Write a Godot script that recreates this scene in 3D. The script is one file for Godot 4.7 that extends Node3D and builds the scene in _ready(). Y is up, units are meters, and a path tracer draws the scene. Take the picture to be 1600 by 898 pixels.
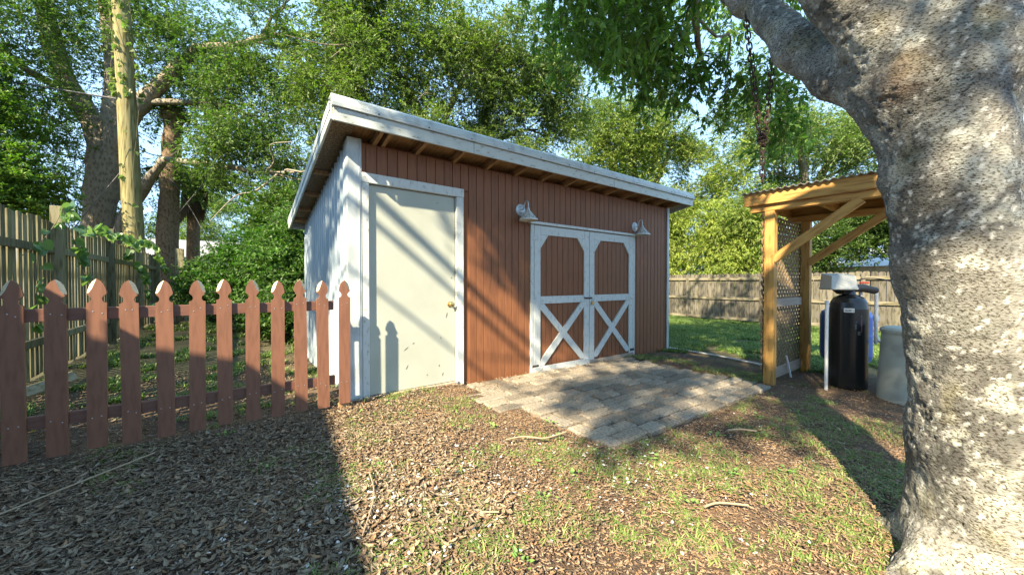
extends Node3D

var rng := RandomNumberGenerator.new()
var boxes := {}
var M := {}
var used := {}

# ---------------------------------------------------------------- helpers
func rr(a: float, b: float) -> float:
	return rng.randf_range(a, b)

func lin(r: float, g: float, b: float) -> Color:
	return Color(r, g, b).linear_to_srgb()

func noise(kind: int, freq: float, sd: int, oct := 4) -> FastNoiseLite:
	var n := FastNoiseLite.new()
	n.noise_type = kind
	n.frequency = freq
	n.seed = sd
	n.fractal_octaves = oct
	if oct <= 1:
		n.fractal_type = FastNoiseLite.FRACTAL_NONE
	return n

# greyscale seamless noise image turned into a colour texture by a ramp of [offset, linear colour]
func ramp_tex(n: FastNoiseLite, stops: Array, size := 512) -> ImageTexture:
	var im := n.get_seamless_image(size, size)
	im.convert(Image.FORMAT_L8)
	var d := im.get_data()
	var lut := []
	for i in 256:
		var t := i / 255.0
		var c: Color = stops[0][1]
		for k in stops.size() - 1:
			if t >= stops[k][0]:
				var w: float = clampf((t - stops[k][0]) / maxf(stops[k + 1][0] - stops[k][0], 1e-4), 0, 1)
				c = stops[k][1].lerp(stops[k + 1][1], w)
		c = c.linear_to_srgb()
		lut.append([int(clampf(c.r, 0, 1) * 255), int(clampf(c.g, 0, 1) * 255), int(clampf(c.b, 0, 1) * 255)])
	var o := PackedByteArray()
	o.resize(size * size * 3)
	for i in size * size:
		var l: Array = lut[d[i]]
		o[i * 3] = l[0]
		o[i * 3 + 1] = l[1]
		o[i * 3 + 2] = l[2]
	return ImageTexture.create_from_image(Image.create_from_data(size, size, false, Image.FORMAT_RGB8, o))

func grey_tex(n: FastNoiseLite, size := 512) -> ImageTexture:
	var im := n.get_seamless_image(size, size)
	im.convert(Image.FORMAT_L8)
	return ImageTexture.create_from_image(im)

func mat(c: Color, rough := 0.8, metal := 0.0) -> StandardMaterial3D:
	var m := StandardMaterial3D.new()
	m.albedo_color = c.linear_to_srgb()
	m.roughness = rough
	m.metallic = metal
	return m

# a material with a world-space texture that multiplies its colour, and relief
func tmat(c: Color, tex: Texture2D, scl: Vector3, rough := 0.8, bump: Texture2D = null, bump_cm := 0.1, world := true) -> StandardMaterial3D:
	var m := mat(c, rough)
	m.albedo_texture = tex
	m.uv1_triplanar = true
	m.uv1_world_triplanar = world
	m.uv1_scale = scl
	m.uv1_triplanar_sharpness = 4.0
	if bump:
		m.heightmap_enabled = true
		m.heightmap_texture = bump
		m.heightmap_scale = bump_cm
	return m

func vmat(rough := 0.7) -> StandardMaterial3D:
	var m := StandardMaterial3D.new()
	m.vertex_color_use_as_albedo = true
	m.roughness = rough
	return m

func tri(st: SurfaceTool, a: Vector3, b: Vector3, c: Vector3, out: Vector3) -> void:
	var n := (c - a).cross(b - a).normalized()
	if n.dot(out) < 0:
		var t := b
		b = c
		c = t
		n = -n
	for v in [a, b, c]:
		st.set_normal(n)
		st.add_vertex(v)

func quad(st: SurfaceTool, a: Vector3, b: Vector3, c: Vector3, d: Vector3, out: Vector3) -> void:
	tri(st, a, b, c, out)
	tri(st, a, c, d, out)

func newst() -> SurfaceTool:
	var st := SurfaceTool.new()
	st.begin(Mesh.PRIMITIVE_TRIANGLES)
	return st

# chamfered box centred on the origin
func box_mesh(s: Vector3, ch := 0.003) -> ArrayMesh:
	var key := "%.4f %.4f %.4f %.4f" % [s.x, s.y, s.z, ch]
	if boxes.has(key):
		return boxes[key]
	var st := newst()
	var h := s / 2.0
	ch = minf(ch, minf(h.x, minf(h.y, h.z)) * 0.6)
	var pt := func(sg: Vector3, ax: int) -> Vector3:
		var v := Vector3(sg.x * (h.x - ch), sg.y * (h.y - ch), sg.z * (h.z - ch))
		v[ax] = sg[ax] * h[ax]
		return v
	for ax in 3:
		var b := (ax + 1) % 3
		var c := (ax + 2) % 3
		for s0 in [-1.0, 1.0]:
			var q := []
			for k in [[-1, -1], [1, -1], [1, 1], [-1, 1]]:
				var sg := Vector3.ZERO
				sg[ax] = s0
				sg[b] = k[0]
				sg[c] = k[1]
				q.append(pt.call(sg, ax))
			var o := Vector3.ZERO
			o[ax] = s0
			quad(st, q[0], q[1], q[2], q[3], o)
		for s1 in [-1.0, 1.0]:
			for s2 in [-1.0, 1.0]:
				var lo := Vector3.ZERO
				lo[ax] = -1.0
				lo[b] = s1
				lo[c] = s2
				var hi := lo
				hi[ax] = 1.0
				var o2 := lo
				o2[ax] = 0
				quad(st, pt.call(lo, b), pt.call(hi, b), pt.call(hi, c), pt.call(lo, c), o2)
	for sx in [-1.0, 1.0]:
		for sy in [-1.0, 1.0]:
			for sz in [-1.0, 1.0]:
				var sg := Vector3(sx, sy, sz)
				tri(st, pt.call(sg, 0), pt.call(sg, 1), pt.call(sg, 2), sg)
	boxes[key] = st.commit()
	return boxes[key]

func put(called: String, mesh: Mesh, m: Material, parent: Node, xf := Transform3D()) -> MeshInstance3D:
	var o := MeshInstance3D.new()
	o.name = called
	o.mesh = mesh
	o.material_override = m
	o.transform = xf
	parent.add_child(o, true)
	return o

func box(called: String, lo: Vector3, hi: Vector3, m: Material, parent: Node, ch := 0.003) -> MeshInstance3D:
	return put(called, box_mesh(hi - lo, ch), m, parent, Transform3D(Basis(), (lo + hi) / 2.0))

# a board from a to b: length along local y, w across, t along the given facing direction
func board(called: String, a: Vector3, b: Vector3, w: float, t: float, face: Vector3, m: Material, parent: Node, ch := 0.003) -> MeshInstance3D:
	var y := (b - a).normalized()
	var x := y.cross(face).normalized()
	var z := x.cross(y)
	return put(called, box_mesh(Vector3(w, a.distance_to(b), t), ch), m, parent, Transform3D(Basis(x, y, z), (a + b) / 2.0))

func numbered(called: String) -> String:
	if not used.has(called):
		used[called] = 0
		return called
	used[called] += 1
	return "%s_%03d" % [called, used[called]]

func tag(o: Node, label: String, category: String, group := "", kind := "") -> Node:
	if label: o.set_meta("label", label)
	if category: o.set_meta("category", category)
	if group: o.set_meta("group", group)
	if kind: o.set_meta("kind", kind)
	return o

func thing(called: String, at: Vector3, label: String, category: String, group := "") -> Node3D:
	var o := Node3D.new()
	o.name = numbered(called)
	o.position = at
	add_child(o)
	tag(o, label, category, group)
	return o

func node(called: String, parent: Node) -> Node3D:
	var o := Node3D.new()
	o.name = called
	parent.add_child(o, true)
	return o

func smooth_pts(p: Array, n := 6) -> Array:
	var out := []
	for i in p.size() - 1:
		var a: Vector3 = p[maxi(i - 1, 0)]
		var b: Vector3 = p[i]
		var c: Vector3 = p[i + 1]
		var d: Vector3 = p[mini(i + 2, p.size() - 1)]
		for k in n:
			out.append(b.cubic_interpolate(c, a, d, k / float(n)))
	out.append(p[-1])
	return out

# tube through points with radii; wobble roughens it
func add_tube(st: SurfaceTool, pts: Array, radii: Array, sides := 8, col := Color(1, 1, 1), wob := 0.0, nz: FastNoiseLite = null) -> void:
	var rings := []
	var up := Vector3(0.31, 0.2, 0.93).normalized()
	for i in pts.size():
		var d: Vector3 = (pts[mini(i + 1, pts.size() - 1)] - pts[maxi(i - 1, 0)]).normalized()
		if absf(d.dot(up)) > 0.97:
			up = Vector3(0.9, 0.1, 0.2).normalized()
		var x := d.cross(up).normalized()
		var y := d.cross(x).normalized()
		up = y.cross(d).normalized() if absf(y.cross(d).dot(up)) > 0.2 else up
		var ring := []
		for k in sides:
			var a := TAU * k / sides
			var n := x * cos(a) + y * sin(a)
			var r: float = radii[i] if i < radii.size() else radii[-1]
			var p: Vector3 = pts[i] + n * r
			if nz:
				p += n * nz.get_noise_3dv(p * 1.0) * wob * r
			ring.append([p, n])
		rings.append(ring)
	for i in rings.size() - 1:
		for k in sides:
			var k2 := (k + 1) % sides
			var q := [rings[i][k], rings[i][k2], rings[i + 1][k2], rings[i + 1][k]]
			var n: Vector3 = (q[2][0] - q[0][0]).cross(q[1][0] - q[0][0])
			var order := [0, 1, 2, 0, 2, 3] if n.dot(q[0][1] + q[2][1]) >= 0 else [0, 2, 1, 0, 3, 2]
			for j in order:
				st.set_color(col)
				st.set_normal(q[j][1])
				st.add_vertex(q[j][0])
	for e in [0, rings.size() - 1]:
		var d: Vector3 = pts[0] - pts[1] if e == 0 else pts[-1] - pts[-2]
		for k in sides:
			st.set_color(col)
			tri(st, pts[e], rings[e][k][0], rings[e][(k + 1) % sides][0], d)

func tube_mesh(pts: Array, radii: Array, sides := 8, wob := 0.0, nz: FastNoiseLite = null) -> ArrayMesh:
	var st := newst()
	add_tube(st, pts, radii, sides, Color(1, 1, 1), wob, nz)
	return st.commit()

func taper(n: int, a: float, b: float, p := 1.0) -> Array:
	var o := []
	for i in n:
		o.append(lerpf(a, b, pow(i / float(maxi(n - 1, 1)), p)))
	return o

# profile is [[radius, y], ...] going up
func lathe_mesh(profile: Array, sides := 24) -> ArrayMesh:
	var st := newst()
	for i in profile.size() - 1:
		var r0: float = profile[i][0]
		var y0: float = profile[i][1]
		var r1: float = profile[i + 1][0]
		var y1: float = profile[i + 1][1]
		var nr := Vector2(y1 - y0, r0 - r1).normalized()
		for k in sides:
			var q := []
			for e in [[r0, y0, k], [r0, y0, k + 1], [r1, y1, k + 1], [r1, y1, k]]:
				var a: float = TAU * e[2] / sides
				q.append([Vector3(cos(a) * e[0], e[1], sin(a) * e[0]), Vector3(cos(a) * nr.x, nr.y, sin(a) * nr.x)])
			for j in [0, 1, 2, 0, 2, 3]:
				st.set_normal(q[j][1])
				st.add_vertex(q[j][0])
	return st.commit()

# polygon (x, y) extruded along z from z0 to z1
func prism_mesh(poly: PackedVector2Array, z0: float, z1: float) -> ArrayMesh:
	var st := newst()
	var idx := Geometry2D.triangulate_polygon(poly)
	for z in [z0, z1]:
		for i in range(0, idx.size(), 3):
			var v := []
			for k in 3:
				v.append(Vector3(poly[idx[i + k]].x, poly[idx[i + k]].y, z))
			tri(st, v[0], v[1], v[2], Vector3(0, 0, -1 if z == minf(z0, z1) else 1))
	var cw := Geometry2D.is_polygon_clockwise(poly)
	for i in poly.size():
		var a := poly[i]
		var b := poly[(i + 1) % poly.size()]
		var o := Vector3(b.y - a.y, a.x - b.x, 0) * (-1.0 if cw else 1.0)
		quad(st, Vector3(a.x, a.y, z0), Vector3(b.x, b.y, z0), Vector3(b.x, b.y, z1), Vector3(a.x, a.y, z1), o)
	return st.commit()

func multi(called: String, mesh: Mesh, m: Material, xfs: Array, cols: Array, parent: Node) -> MultiMeshInstance3D:
	var mm := MultiMesh.new()
	mm.transform_format = MultiMesh.TRANSFORM_3D
	mm.use_colors = true
	mm.mesh = mesh
	mm.instance_count = xfs.size()
	for i in xfs.size():
		mm.set_instance_transform(i, xfs[i])
		mm.set_instance_color(i, cols[i])
	var o := MultiMeshInstance3D.new()
	o.name = called
	o.multimesh = mm
	o.material_override = m
	parent.add_child(o, true)
	return o

# ---------------------------------------------------------------- ground
var gn: FastNoiseLite
var gn2: FastNoiseLite
func ground_y(x: float, z: float) -> float:
	var y := -0.019 * clampf(x, 0.0, 14.0)
	y += gn.get_noise_2d(x, z) * 0.035
	# flat under the patio and along the walls
	var px := clampf((x - 1.1) / 0.12, 0, 1) * clampf((4.05 - x) / 0.12, 0, 1) * clampf((2.16 - z) / 0.12, 0, 1) * clampf((z + 0.2) / 0.2, 0, 1)
	y = lerpf(y, -0.019 * clampf(x, 0.0, 14.0) - 0.035, px)
	return y

func paved(x: float, z: float) -> bool:
	return (x > 1.15 and x < 4.02 and z > 0.05 and z < 2.13) or (x > 0.9 and x < 1.2 and z > 0.42 and z < 1.1)

func in_shed(x: float, z: float) -> bool:
	return x > -0.02 and x < 5.34 and z < 0.03 and z > -2.65

# ---------------------------------------------------------------- leaves
func leaf_tris(st: SurfaceTool, p: Vector3, d: Vector3, side: Vector3, l: float, w: float, c: Color, droop: float) -> void:
	var n := side.cross(d).normalized()
	var mid := p + d * l * 0.45 - n * droop * l * 0.12
	var tip := p + d * l - n * droop * l * 0.45
	var a := mid + side * w * 0.5 + n * w * 0.22
	var b := mid - side * w * 0.5 + n * w * 0.22
	st.set_color(c)
	for t in [[p, a, mid], [a, tip, mid], [p, mid, b], [mid, tip, b]]:
		var tn: Vector3 = (t[2] - t[0]).cross(t[1] - t[0]).normalized()
		for v in t:
			st.set_normal(tn)
			st.add_vertex(v)

func cluster_mesh(sd: int, twigs: int, per: int, rad: float, l: float, w: float, c0: Color, c1: Color, twig_col: Color, droop: float, flat := 0.6) -> ArrayMesh:
	var g := RandomNumberGenerator.new()
	g.seed = sd
	var st := newst()
	for t in twigs:
		var dir := Vector3(g.randfn(), g.randfn() * flat, g.randfn()).normalized()
		var start := Vector3(g.randfn(), g.randfn(), g.randfn()) * rad * 0.18
		var bend := Vector3(g.randfn(), g.randfn() - droop, g.randfn()) * 0.3
		var len := rad * g.randf_range(0.6, 1.1)
		var pts := []
		for k in 4:
			var s := k / 3.0
			pts.append(start + dir * len * s + bend * len * s * s)
		st.set_color(twig_col)
		for k in 3:
			var x: Vector3 = (pts[k + 1] - pts[k]).cross(Vector3(0.3, 0.9, 0.2)).normalized() * 0.0035
			quad(st, pts[k] - x, pts[k] + x, pts[k + 1] + x * 0.6, pts[k + 1] - x * 0.6, Vector3(0, 1, 0))
		for k in per:
			var s := g.randf_range(0.15, 1.0)
			var p := start + dir * len * s + bend * len * s * s
			var d := (dir + Vector3(g.randfn(), g.randfn() * 0.7 - droop * 0.5, g.randfn()) * 0.75).normalized()
			var sd2 := d.cross(Vector3(g.randfn() * 0.5, 1.0, g.randfn() * 0.5)).normalized()
			var c := c0.lerp(c1, g.randf())
			leaf_tris(st, p, d, sd2, l * g.randf_range(0.65, 1.15), w * g.randf_range(0.75, 1.15), c, droop)
	return st.commit()

# blobs: [centre, radii, count]; clusters fill them, with gaps where the noise is low
func crown(parent: Node, called: String, blobs: Array, meshes: Array, m: Material, tint0: Color, tint1: Color, sd: int, thr := -0.08, gfreq := 0.55, scl := 1.0) -> void:
	rng.seed = sd
	var gap := noise(FastNoiseLite.TYPE_SIMPLEX_SMOOTH, gfreq, sd, 2)
	var lists := []
	for k in meshes.size():
		lists.append([[], []])
	for b in blobs:
		var c: Vector3 = b[0]
		var r: Vector3 = b[1]
		for i in int(b[2]):
			var d := Vector3(rng.randfn(), rng.randfn(), rng.randfn()).normalized()
			var p: Vector3 = c + d * r * pow(rng.randf(), 0.42) * rr(0.9, 1.08)
			if gap.get_noise_3dv(p) < thr + rr(-0.06, 0.06):
				continue
			var k := rng.randi() % meshes.size()
			var bs := Basis.from_euler(Vector3(rr(-0.5, 0.5), rr(0, TAU), rr(-0.5, 0.5))).scaled(Vector3.ONE * rr(0.75, 1.25) * scl)
			lists[k][0].append(Transform3D(bs, p))
			var w := clampf(gap.get_noise_3dv(p * 0.6 + Vector3(40, 7, 3)) * 1.2 + 0.5 + rr(-0.25, 0.25), 0, 1)
			lists[k][1].append(tint0.lerp(tint1, w) * rr(0.85, 1.15))
	for k in meshes.size():
		if lists[k][0].size():
			tag(multi(called, meshes[k], m, lists[k][0], lists[k][1], parent), "", "", "", "stuff")

# branches: [from, to, r0, r1]
func branches(parent: Node, called: String, list: Array, m: Material, sd: int, twigs := 3) -> void:
	rng.seed = sd
	var nz := noise(FastNoiseLite.TYPE_SIMPLEX, 3.0, sd, 2)
	var st := newst()
	for b in list:
		var a: Vector3 = b[0]
		var e: Vector3 = b[1]
		var L := a.distance_to(e)
		var p := [a]
		for k in [0.33, 0.66]:
			p.append(a.lerp(e, k) + Vector3(rr(-1, 1), rr(-0.4, 0.9), rr(-1, 1)) * L * 0.09)
		p.append(e)
		p = smooth_pts(p, 5)
		add_tube(st, p, taper(p.size(), b[2], b[3]), 7, Color(1, 1, 1), 0.25, nz)
		for t in twigs:
			var i := int(p.size() * rr(0.35, 0.9))
			var s: Vector3 = p[i]
			var dir := ((e - a).normalized() + Vector3(rr(-1, 1), rr(-0.5, 1), rr(-1, 1)) * 0.9).normalized()
			var q := [s, s + dir * L * 0.2, s + dir * L * 0.35 + Vector3(rr(-1, 1), rr(-1, 1), rr(-1, 1)) * L * 0.08, s + dir * L * 0.55 + Vector3(rr(-1, 1), rr(-1, 1), rr(-1, 1)) * L * 0.12]
			q = smooth_pts(q, 3)
			add_tube(st, q, taper(q.size(), lerpf(b[2], b[3], 0.6) * 0.55, 0.008), 5)
	put(called, st.commit(), m, parent)

# ---------------------------------------------------------------- smooth union of tapered bones, meshed as surface nets
func bone_d(p: Vector3, b: Array) -> float:
	var a: Vector3 = b[0]
	var ab: Vector3 = b[1] - a
	var t := clampf((p - a).dot(ab) / ab.length_squared(), 0.0, 1.0)
	return p.distance_to(a + ab * t) - lerpf(b[2], b[3], t)

func sdf(p: Vector3, bones: Array, k: float) -> float:
	var d := 1e3
	for b in bones:
		var e := bone_d(p, b)
		if d > 900.0:
			d = e
		elif absf(d - e) < k:
			var h := maxf(k - absf(d - e), 0.0) / k
			d = minf(d, e) - h * h * k * 0.25
		else:
			d = minf(d, e)
	return d

# returns [vertices, normals, indices]
func surface_nets(bones: Array, k: float, cell: float) -> Array:
	var lo := Vector3.ONE * 1e3
	var hi := -lo
	for b in bones:
		for e in 2:
			lo = lo.min(b[e] - Vector3.ONE * (b[2 + e] + 0.1))
			hi = hi.max(b[e] + Vector3.ONE * (b[2 + e] + 0.1))
	var B := 8
	var n := Vector3i(((hi - lo) / (cell * B)).ceil()) * B + Vector3i.ONE * (B + 1)
	var val := PackedFloat32Array()
	val.resize(n.x * n.y * n.z)
	val.fill(1e3)
	var sy := n.x
	var sz := n.x * n.y
	var kept := []
	var half := cell * B * 0.5
	for bz in range(0, n.z - B, B):
		for by in range(0, n.y - B, B):
			for bx in range(0, n.x - B, B):
				var c := lo + Vector3(bx, by, bz) * cell + Vector3.ONE * half
				# only the bones near this block are looked at
				var near := []
				var dm := 1e3
				for b in bones:
					var e := bone_d(c, b)
					dm = minf(dm, e)
					if e < half * 1.75 + k + 0.02:
						near.append(b)
				if absf(dm) > half * 1.75 + k * 0.5 + 0.01:
					if dm < 0:
						for z in B + 1:
							for y in B + 1:
								for x in B + 1:
									var i0 := (bx + x) + (by + y) * sy + (bz + z) * sz
									if val[i0] > 900.0: val[i0] = -1.0
					continue
				kept.append(Vector3i(bx, by, bz))
				for z in B + 1:
					for y in B + 1:
						for x in B + 1:
							var i := (bx + x) + (by + y) * sy + (bz + z) * sz
							if absf(val[i]) > 0.9:
								val[i] = sdf(lo + Vector3(bx + x, by + y, bz + z) * cell, near, k)
	var vi := {}
	var vs := PackedVector3Array()
	var ns := PackedVector3Array()
	var offs := [0, 1, sy, sy + 1, sz, sz + 1, sz + sy, sz + sy + 1]
	var edges := [[0, 1], [2, 3], [4, 5], [6, 7], [0, 2], [1, 3], [4, 6], [5, 7], [0, 4], [1, 5], [2, 6], [3, 7]]
	for blk in kept:
		for z in B:
			for y in B:
				for x in B:
					var i: int = (blk.x + x) + (blk.y + y) * sy + (blk.z + z) * sz
					var neg := 0
					for o in offs:
						if val[i + o] < 0: neg += 1
					if neg == 0 or neg == 8:
						continue
					var acc := Vector3.ZERO
					var cnt := 0
					for e in edges:
						var a := val[i + offs[e[0]]]
						var b := val[i + offs[e[1]]]
						if (a < 0) != (b < 0):
							var t := a / (a - b)
							var pa := Vector3(e[0] & 1, (e[0] >> 1) & 1, e[0] >> 2)
							var pb := Vector3(e[1] & 1, (e[1] >> 1) & 1, e[1] >> 2)
							acc += pa.lerp(pb, t)
							cnt += 1
					var g := Vector3(val[i + 1] - val[i] + val[i + sy + sz + 1] - val[i + sy + sz], val[i + sy] - val[i] + val[i + sy + sz + 1] - val[i + sz + 1], val[i + sz] - val[i] + val[i + sy + sz + 1] - val[i + sy + 1])
					vi[i] = vs.size()
					vs.append(lo + (Vector3(blk.x + x, blk.y + y, blk.z + z) + acc / cnt) * cell)
					ns.append(g.normalized())
	var idx := PackedInt32Array()
	for i in vi:
		for ax in [[1, sy, sz], [sy, sz, 1], [sz, 1, sy]]:
			var a := val[i]
			var b := val[i + ax[0]]
			if (a < 0) == (b < 0):
				continue
			var i1: int = i - ax[1]
			var i2: int = i - ax[1] - ax[2]
			var i3: int = i - ax[2]
			if not (vi.has(i1) and vi.has(i2) and vi.has(i3)):
				continue
			var q := [vi[i], vi[i1], vi[i2], vi[i3]]
			if a < 0:
				idx.append_array(PackedInt32Array([q[0], q[2], q[1], q[0], q[3], q[2]]))
			else:
				idx.append_array(PackedInt32Array([q[0], q[1], q[2], q[0], q[2], q[3]]))
	return [vs, ns, idx]

# recompute smooth normals after moving vertices, keeping the side that old normals point to
func fix_normals(vs: PackedVector3Array, ns: PackedVector3Array, idx: PackedInt32Array) -> PackedVector3Array:
	var acc := PackedVector3Array()
	acc.resize(vs.size())
	for i in range(0, idx.size(), 3):
		var f := (vs[idx[i + 2]] - vs[idx[i]]).cross(vs[idx[i + 1]] - vs[idx[i]])
		if f.dot(ns[idx[i]]) < 0:
			f = -f
		for k in 3:
			acc[idx[i + k]] += f
	for i in acc.size():
		acc[i] = acc[i].normalized()
	return acc

# ---------------------------------------------------------------- materials
func make_materials() -> void:
	var grain := noise(FastNoiseLite.TYPE_SIMPLEX, 0.012, 3, 5)
	var blot := noise(FastNoiseLite.TYPE_SIMPLEX, 0.008, 9, 5)
	var fine := noise(FastNoiseLite.TYPE_SIMPLEX, 0.05, 5, 3)
	var fine_g := grey_tex(fine, 512)
	var grain_g := grey_tex(grain, 512)
	var vary := ramp_tex(blot, [[0.2, Color(0.72, 0.72, 0.72)], [0.5, Color(0.95, 0.95, 0.95)], [0.8, Color(1.0, 0.99, 0.96)]])
	var V := Vector3(1.1, 0.22, 1.1)
	# painted siding
	var paint := ramp_tex(noise(FastNoiseLite.TYPE_SIMPLEX, 0.014, 21, 5), [[0.15, Color(0.82, 0.81, 0.81)], [0.5, Color(0.96, 0.96, 0.96)], [0.85, Color(1.05, 1.04, 1.02)]])
	M.siding = tmat(Color(0.215, 0.083, 0.032), paint, Vector3(2.2, 0.35, 2.2), 0.62, grain_g, 0.08)
	M.siding_b = tmat(Color(0.20, 0.077, 0.030), paint, Vector3(1.9, 0.3, 1.9), 0.62, grain_g, 0.08)
	M.groove = mat(Color(0.20, 0.077, 0.030), 0.8)
	M.white = tmat(Color(0.56, 0.60, 0.585), ramp_tex(noise(FastNoiseLite.TYPE_SIMPLEX, 0.02, 23, 6), [[0.12, Color(0.55, 0.52, 0.46)], [0.2, Color(0.88, 0.87, 0.85)], [0.4, Color(0.96, 0.96, 0.95)], [0.9, Color(1, 1, 1)]]), Vector3(1.7, 0.8, 1.7), 0.6, fine_g, 0.05)
	M.trim_metal = tmat(Color(0.52, 0.58, 0.585), vary, Vector3(0.9, 0.5, 0.9), 0.42)
	var soft := ramp_tex(noise(FastNoiseLite.TYPE_SIMPLEX, 0.006, 93, 4), [[0.1, Color(0.90, 0.90, 0.89)], [0.9, Color(1, 1, 1)]])
	M.sheet = tmat(Color(0.40, 0.48, 0.53), soft, Vector3(0.8, 0.35, 0.8), 0.38)
	M.door = tmat(Color(0.42, 0.445, 0.38), soft, Vector3(0.6, 0.5, 0.6), 0.5)
	M.scuff = mat(Color(0.16, 0.15, 0.12), 0.8)
	M.weathered = tmat(Color(0.36, 0.30, 0.235), paint, Vector3(0.5, 3, 3), 0.85, grain_g, 0.1)
	M.fascia = tmat(Color(0.54, 0.59, 0.575), ramp_tex(noise(FastNoiseLite.TYPE_SIMPLEX, 0.016, 29, 6), [[0.10, Color(0.5, 0.45, 0.38)], [0.2, Color(0.9, 0.89, 0.86)], [0.5, Color(0.97, 0.97, 0.95)], [1.0, Color(1, 1, 1)]]), Vector3(0.7, 1.6, 0.7), 0.55, fine_g, 0.06)
	M.soffit = tmat(Color(0.30, 0.23, 0.16), ramp_tex(noise(FastNoiseLite.TYPE_CELLULAR, 0.05, 31, 3), [[0.1, Color(0.3, 0.27, 0.24)], [0.5, Color(0.9, 0.85, 0.8)], [0.9, Color(1.2, 1.15, 1.05)]]), Vector3(1.8, 1.8, 1.8), 0.9, fine_g, 0.5)
	var wood := ramp_tex(noise(FastNoiseLite.TYPE_SIMPLEX, 0.016, 33, 5), [[0.1, Color(0.6, 0.5, 0.4)], [0.4, Color(0.9, 0.86, 0.8)], [0.6, Color(1.0, 1.0, 0.98)], [0.9, Color(1.12, 1.1, 1.05)]])
	M.raw = tmat(Color(0.42, 0.26, 0.13), wood, Vector3(4, 4, 0.5), 0.75, grain_g, 0.06)
	# pressure treated posts: one material for each direction of the grain
	var pt := Color(0.47, 0.265, 0.07)
	M.pt_y = tmat(pt, wood, Vector3(2.6, 0.3, 2.6), 0.7, grain_g, 0.05)
	M.pt_z = tmat(pt, wood, Vector3(2.6, 2.6, 0.3), 0.7, grain_g, 0.05)
	M.pt_x = tmat(pt, wood, Vector3(0.3, 2.6, 2.6), 0.7, grain_g, 0.05)
	M.pt_l = tmat(pt, wood, Vector3(2.6, 0.3, 2.6), 0.7, grain_g, 0.05, false)
	# picket fence
	var pk := ramp_tex(noise(FastNoiseLite.TYPE_SIMPLEX, 0.02, 37, 5), [[0.1, Color(0.78, 0.76, 0.74)], [0.5, Color(0.96, 0.96, 0.96)], [0.9, Color(1.08, 1.06, 1.05)]])
	M.picket = tmat(Color(0.20, 0.088, 0.050), pk, Vector3(2.4, 0.4, 2.4), 0.6, grain_g, 0.06)
	M.rail = tmat(Color(0.15, 0.068, 0.045), pk, Vector3(0.4, 2.4, 2.4), 0.6, grain_g, 0.06)
	M.cut = tmat(Color(0.60, 0.52, 0.36), pk, Vector3(6, 6, 6), 0.85)
	# weathered fences
	var moss := ramp_tex(noise(FastNoiseLite.TYPE_SIMPLEX, 0.012, 41, 6), [[0.1, Color(0.3, 0.29, 0.2)], [0.35, Color(0.75, 0.74, 0.6)], [0.6, Color(1.0, 1.0, 0.9)], [0.9, Color(1.3, 1.25, 1.15)]])
	M.old = []
	for c in [Color(0.20, 0.185, 0.105), Color(0.25, 0.225, 0.145), Color(0.135, 0.125, 0.078), Color(0.27, 0.245, 0.17)]:
		M.old.append(tmat(c, moss, Vector3(2.6, 0.35, 2.6), 0.9, grain_g, 0.15))
	M.grey_wood = []
	for c in [Color(0.11, 0.10, 0.086), Color(0.14, 0.127, 0.106), Color(0.08, 0.073, 0.064), Color(0.15, 0.135, 0.11)]:
		M.grey_wood.append(tmat(c, moss, Vector3(1.8, 0.4, 1.8), 0.9, grain_g, 0.1))
	M.grey_rail = tmat(Color(0.20, 0.178, 0.13), moss, Vector3(1.8, 1.8, 0.4), 0.9)
	M.lattice = tmat(Color(0.25, 0.175, 0.11), moss, Vector3(4, 4, 4), 0.9)
	# bark
	var bk := ramp_tex(noise(FastNoiseLite.TYPE_CELLULAR, 0.03, 43, 4), [[0.08, Color(0.25, 0.23, 0.2)], [0.35, Color(0.75, 0.73, 0.7)], [0.6, Color(1.0, 1.0, 0.97)], [0.95, Color(1.35, 1.33, 1.25)]])
	var bk_n := noise(FastNoiseLite.TYPE_CELLULAR, 0.04, 44, 3)
	bk_n.cellular_return_type = FastNoiseLite.RETURN_DISTANCE2_SUB
	var flake := noise(FastNoiseLite.TYPE_CELLULAR, 0.035, 45, 3)
	flake.cellular_return_type = FastNoiseLite.RETURN_DISTANCE2_SUB
	flake.domain_warp_enabled = true
	flake.domain_warp_amplitude = 22.0
	flake.domain_warp_frequency = 0.012
	M.bark_big = tmat(Color(1, 1, 1), ramp_tex(noise(FastNoiseLite.TYPE_SIMPLEX, 0.022, 46, 7), [[0.12, Color(0.15, 0.135, 0.11)], [0.30, Color(0.45, 0.42, 0.37)], [0.38, Color(0.9, 0.88, 0.84)], [0.60, Color(1.05, 1.04, 1.0)], [0.74, Color(1.5, 1.5, 1.45)], [1.0, Color(1.9, 1.9, 1.85)]], 1024), Vector3(2.3, 3.3, 2.3), 0.95, grey_tex(flake, 1024), 0.45)
	M.bark_big.vertex_color_use_as_albedo = true
	M.bark = tmat(Color(0.19, 0.165, 0.13), bk, Vector3(0.9, 0.4, 0.9), 0.95, grey_tex(bk_n), 1.5)
	M.bark_pale = tmat(Color(0.27, 0.24, 0.19), bk, Vector3(0.9, 0.4, 0.9), 0.95, grey_tex(bk_n), 1.5)
	M.pole = tmat(Color(0.24, 0.215, 0.105), moss, Vector3(2.0, 0.18, 2.0), 0.9, grain_g, 0.3)
	M.palm_bark = tmat(Color(0.22, 0.155, 0.105), moss, Vector3(2.2, 0.9, 2.2), 0.95, grain_g, 0.6)
	# leaves
	M.leaf = vmat(0.5)
	M.leaf.backlight_enabled = true
	M.leaf.backlight = Color(0.85, 1.0, 0.5)
	M.grass = vmat(0.6)
	M.grass.backlight_enabled = true
	M.grass.backlight = Color(0.6, 0.75, 0.35)
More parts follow.
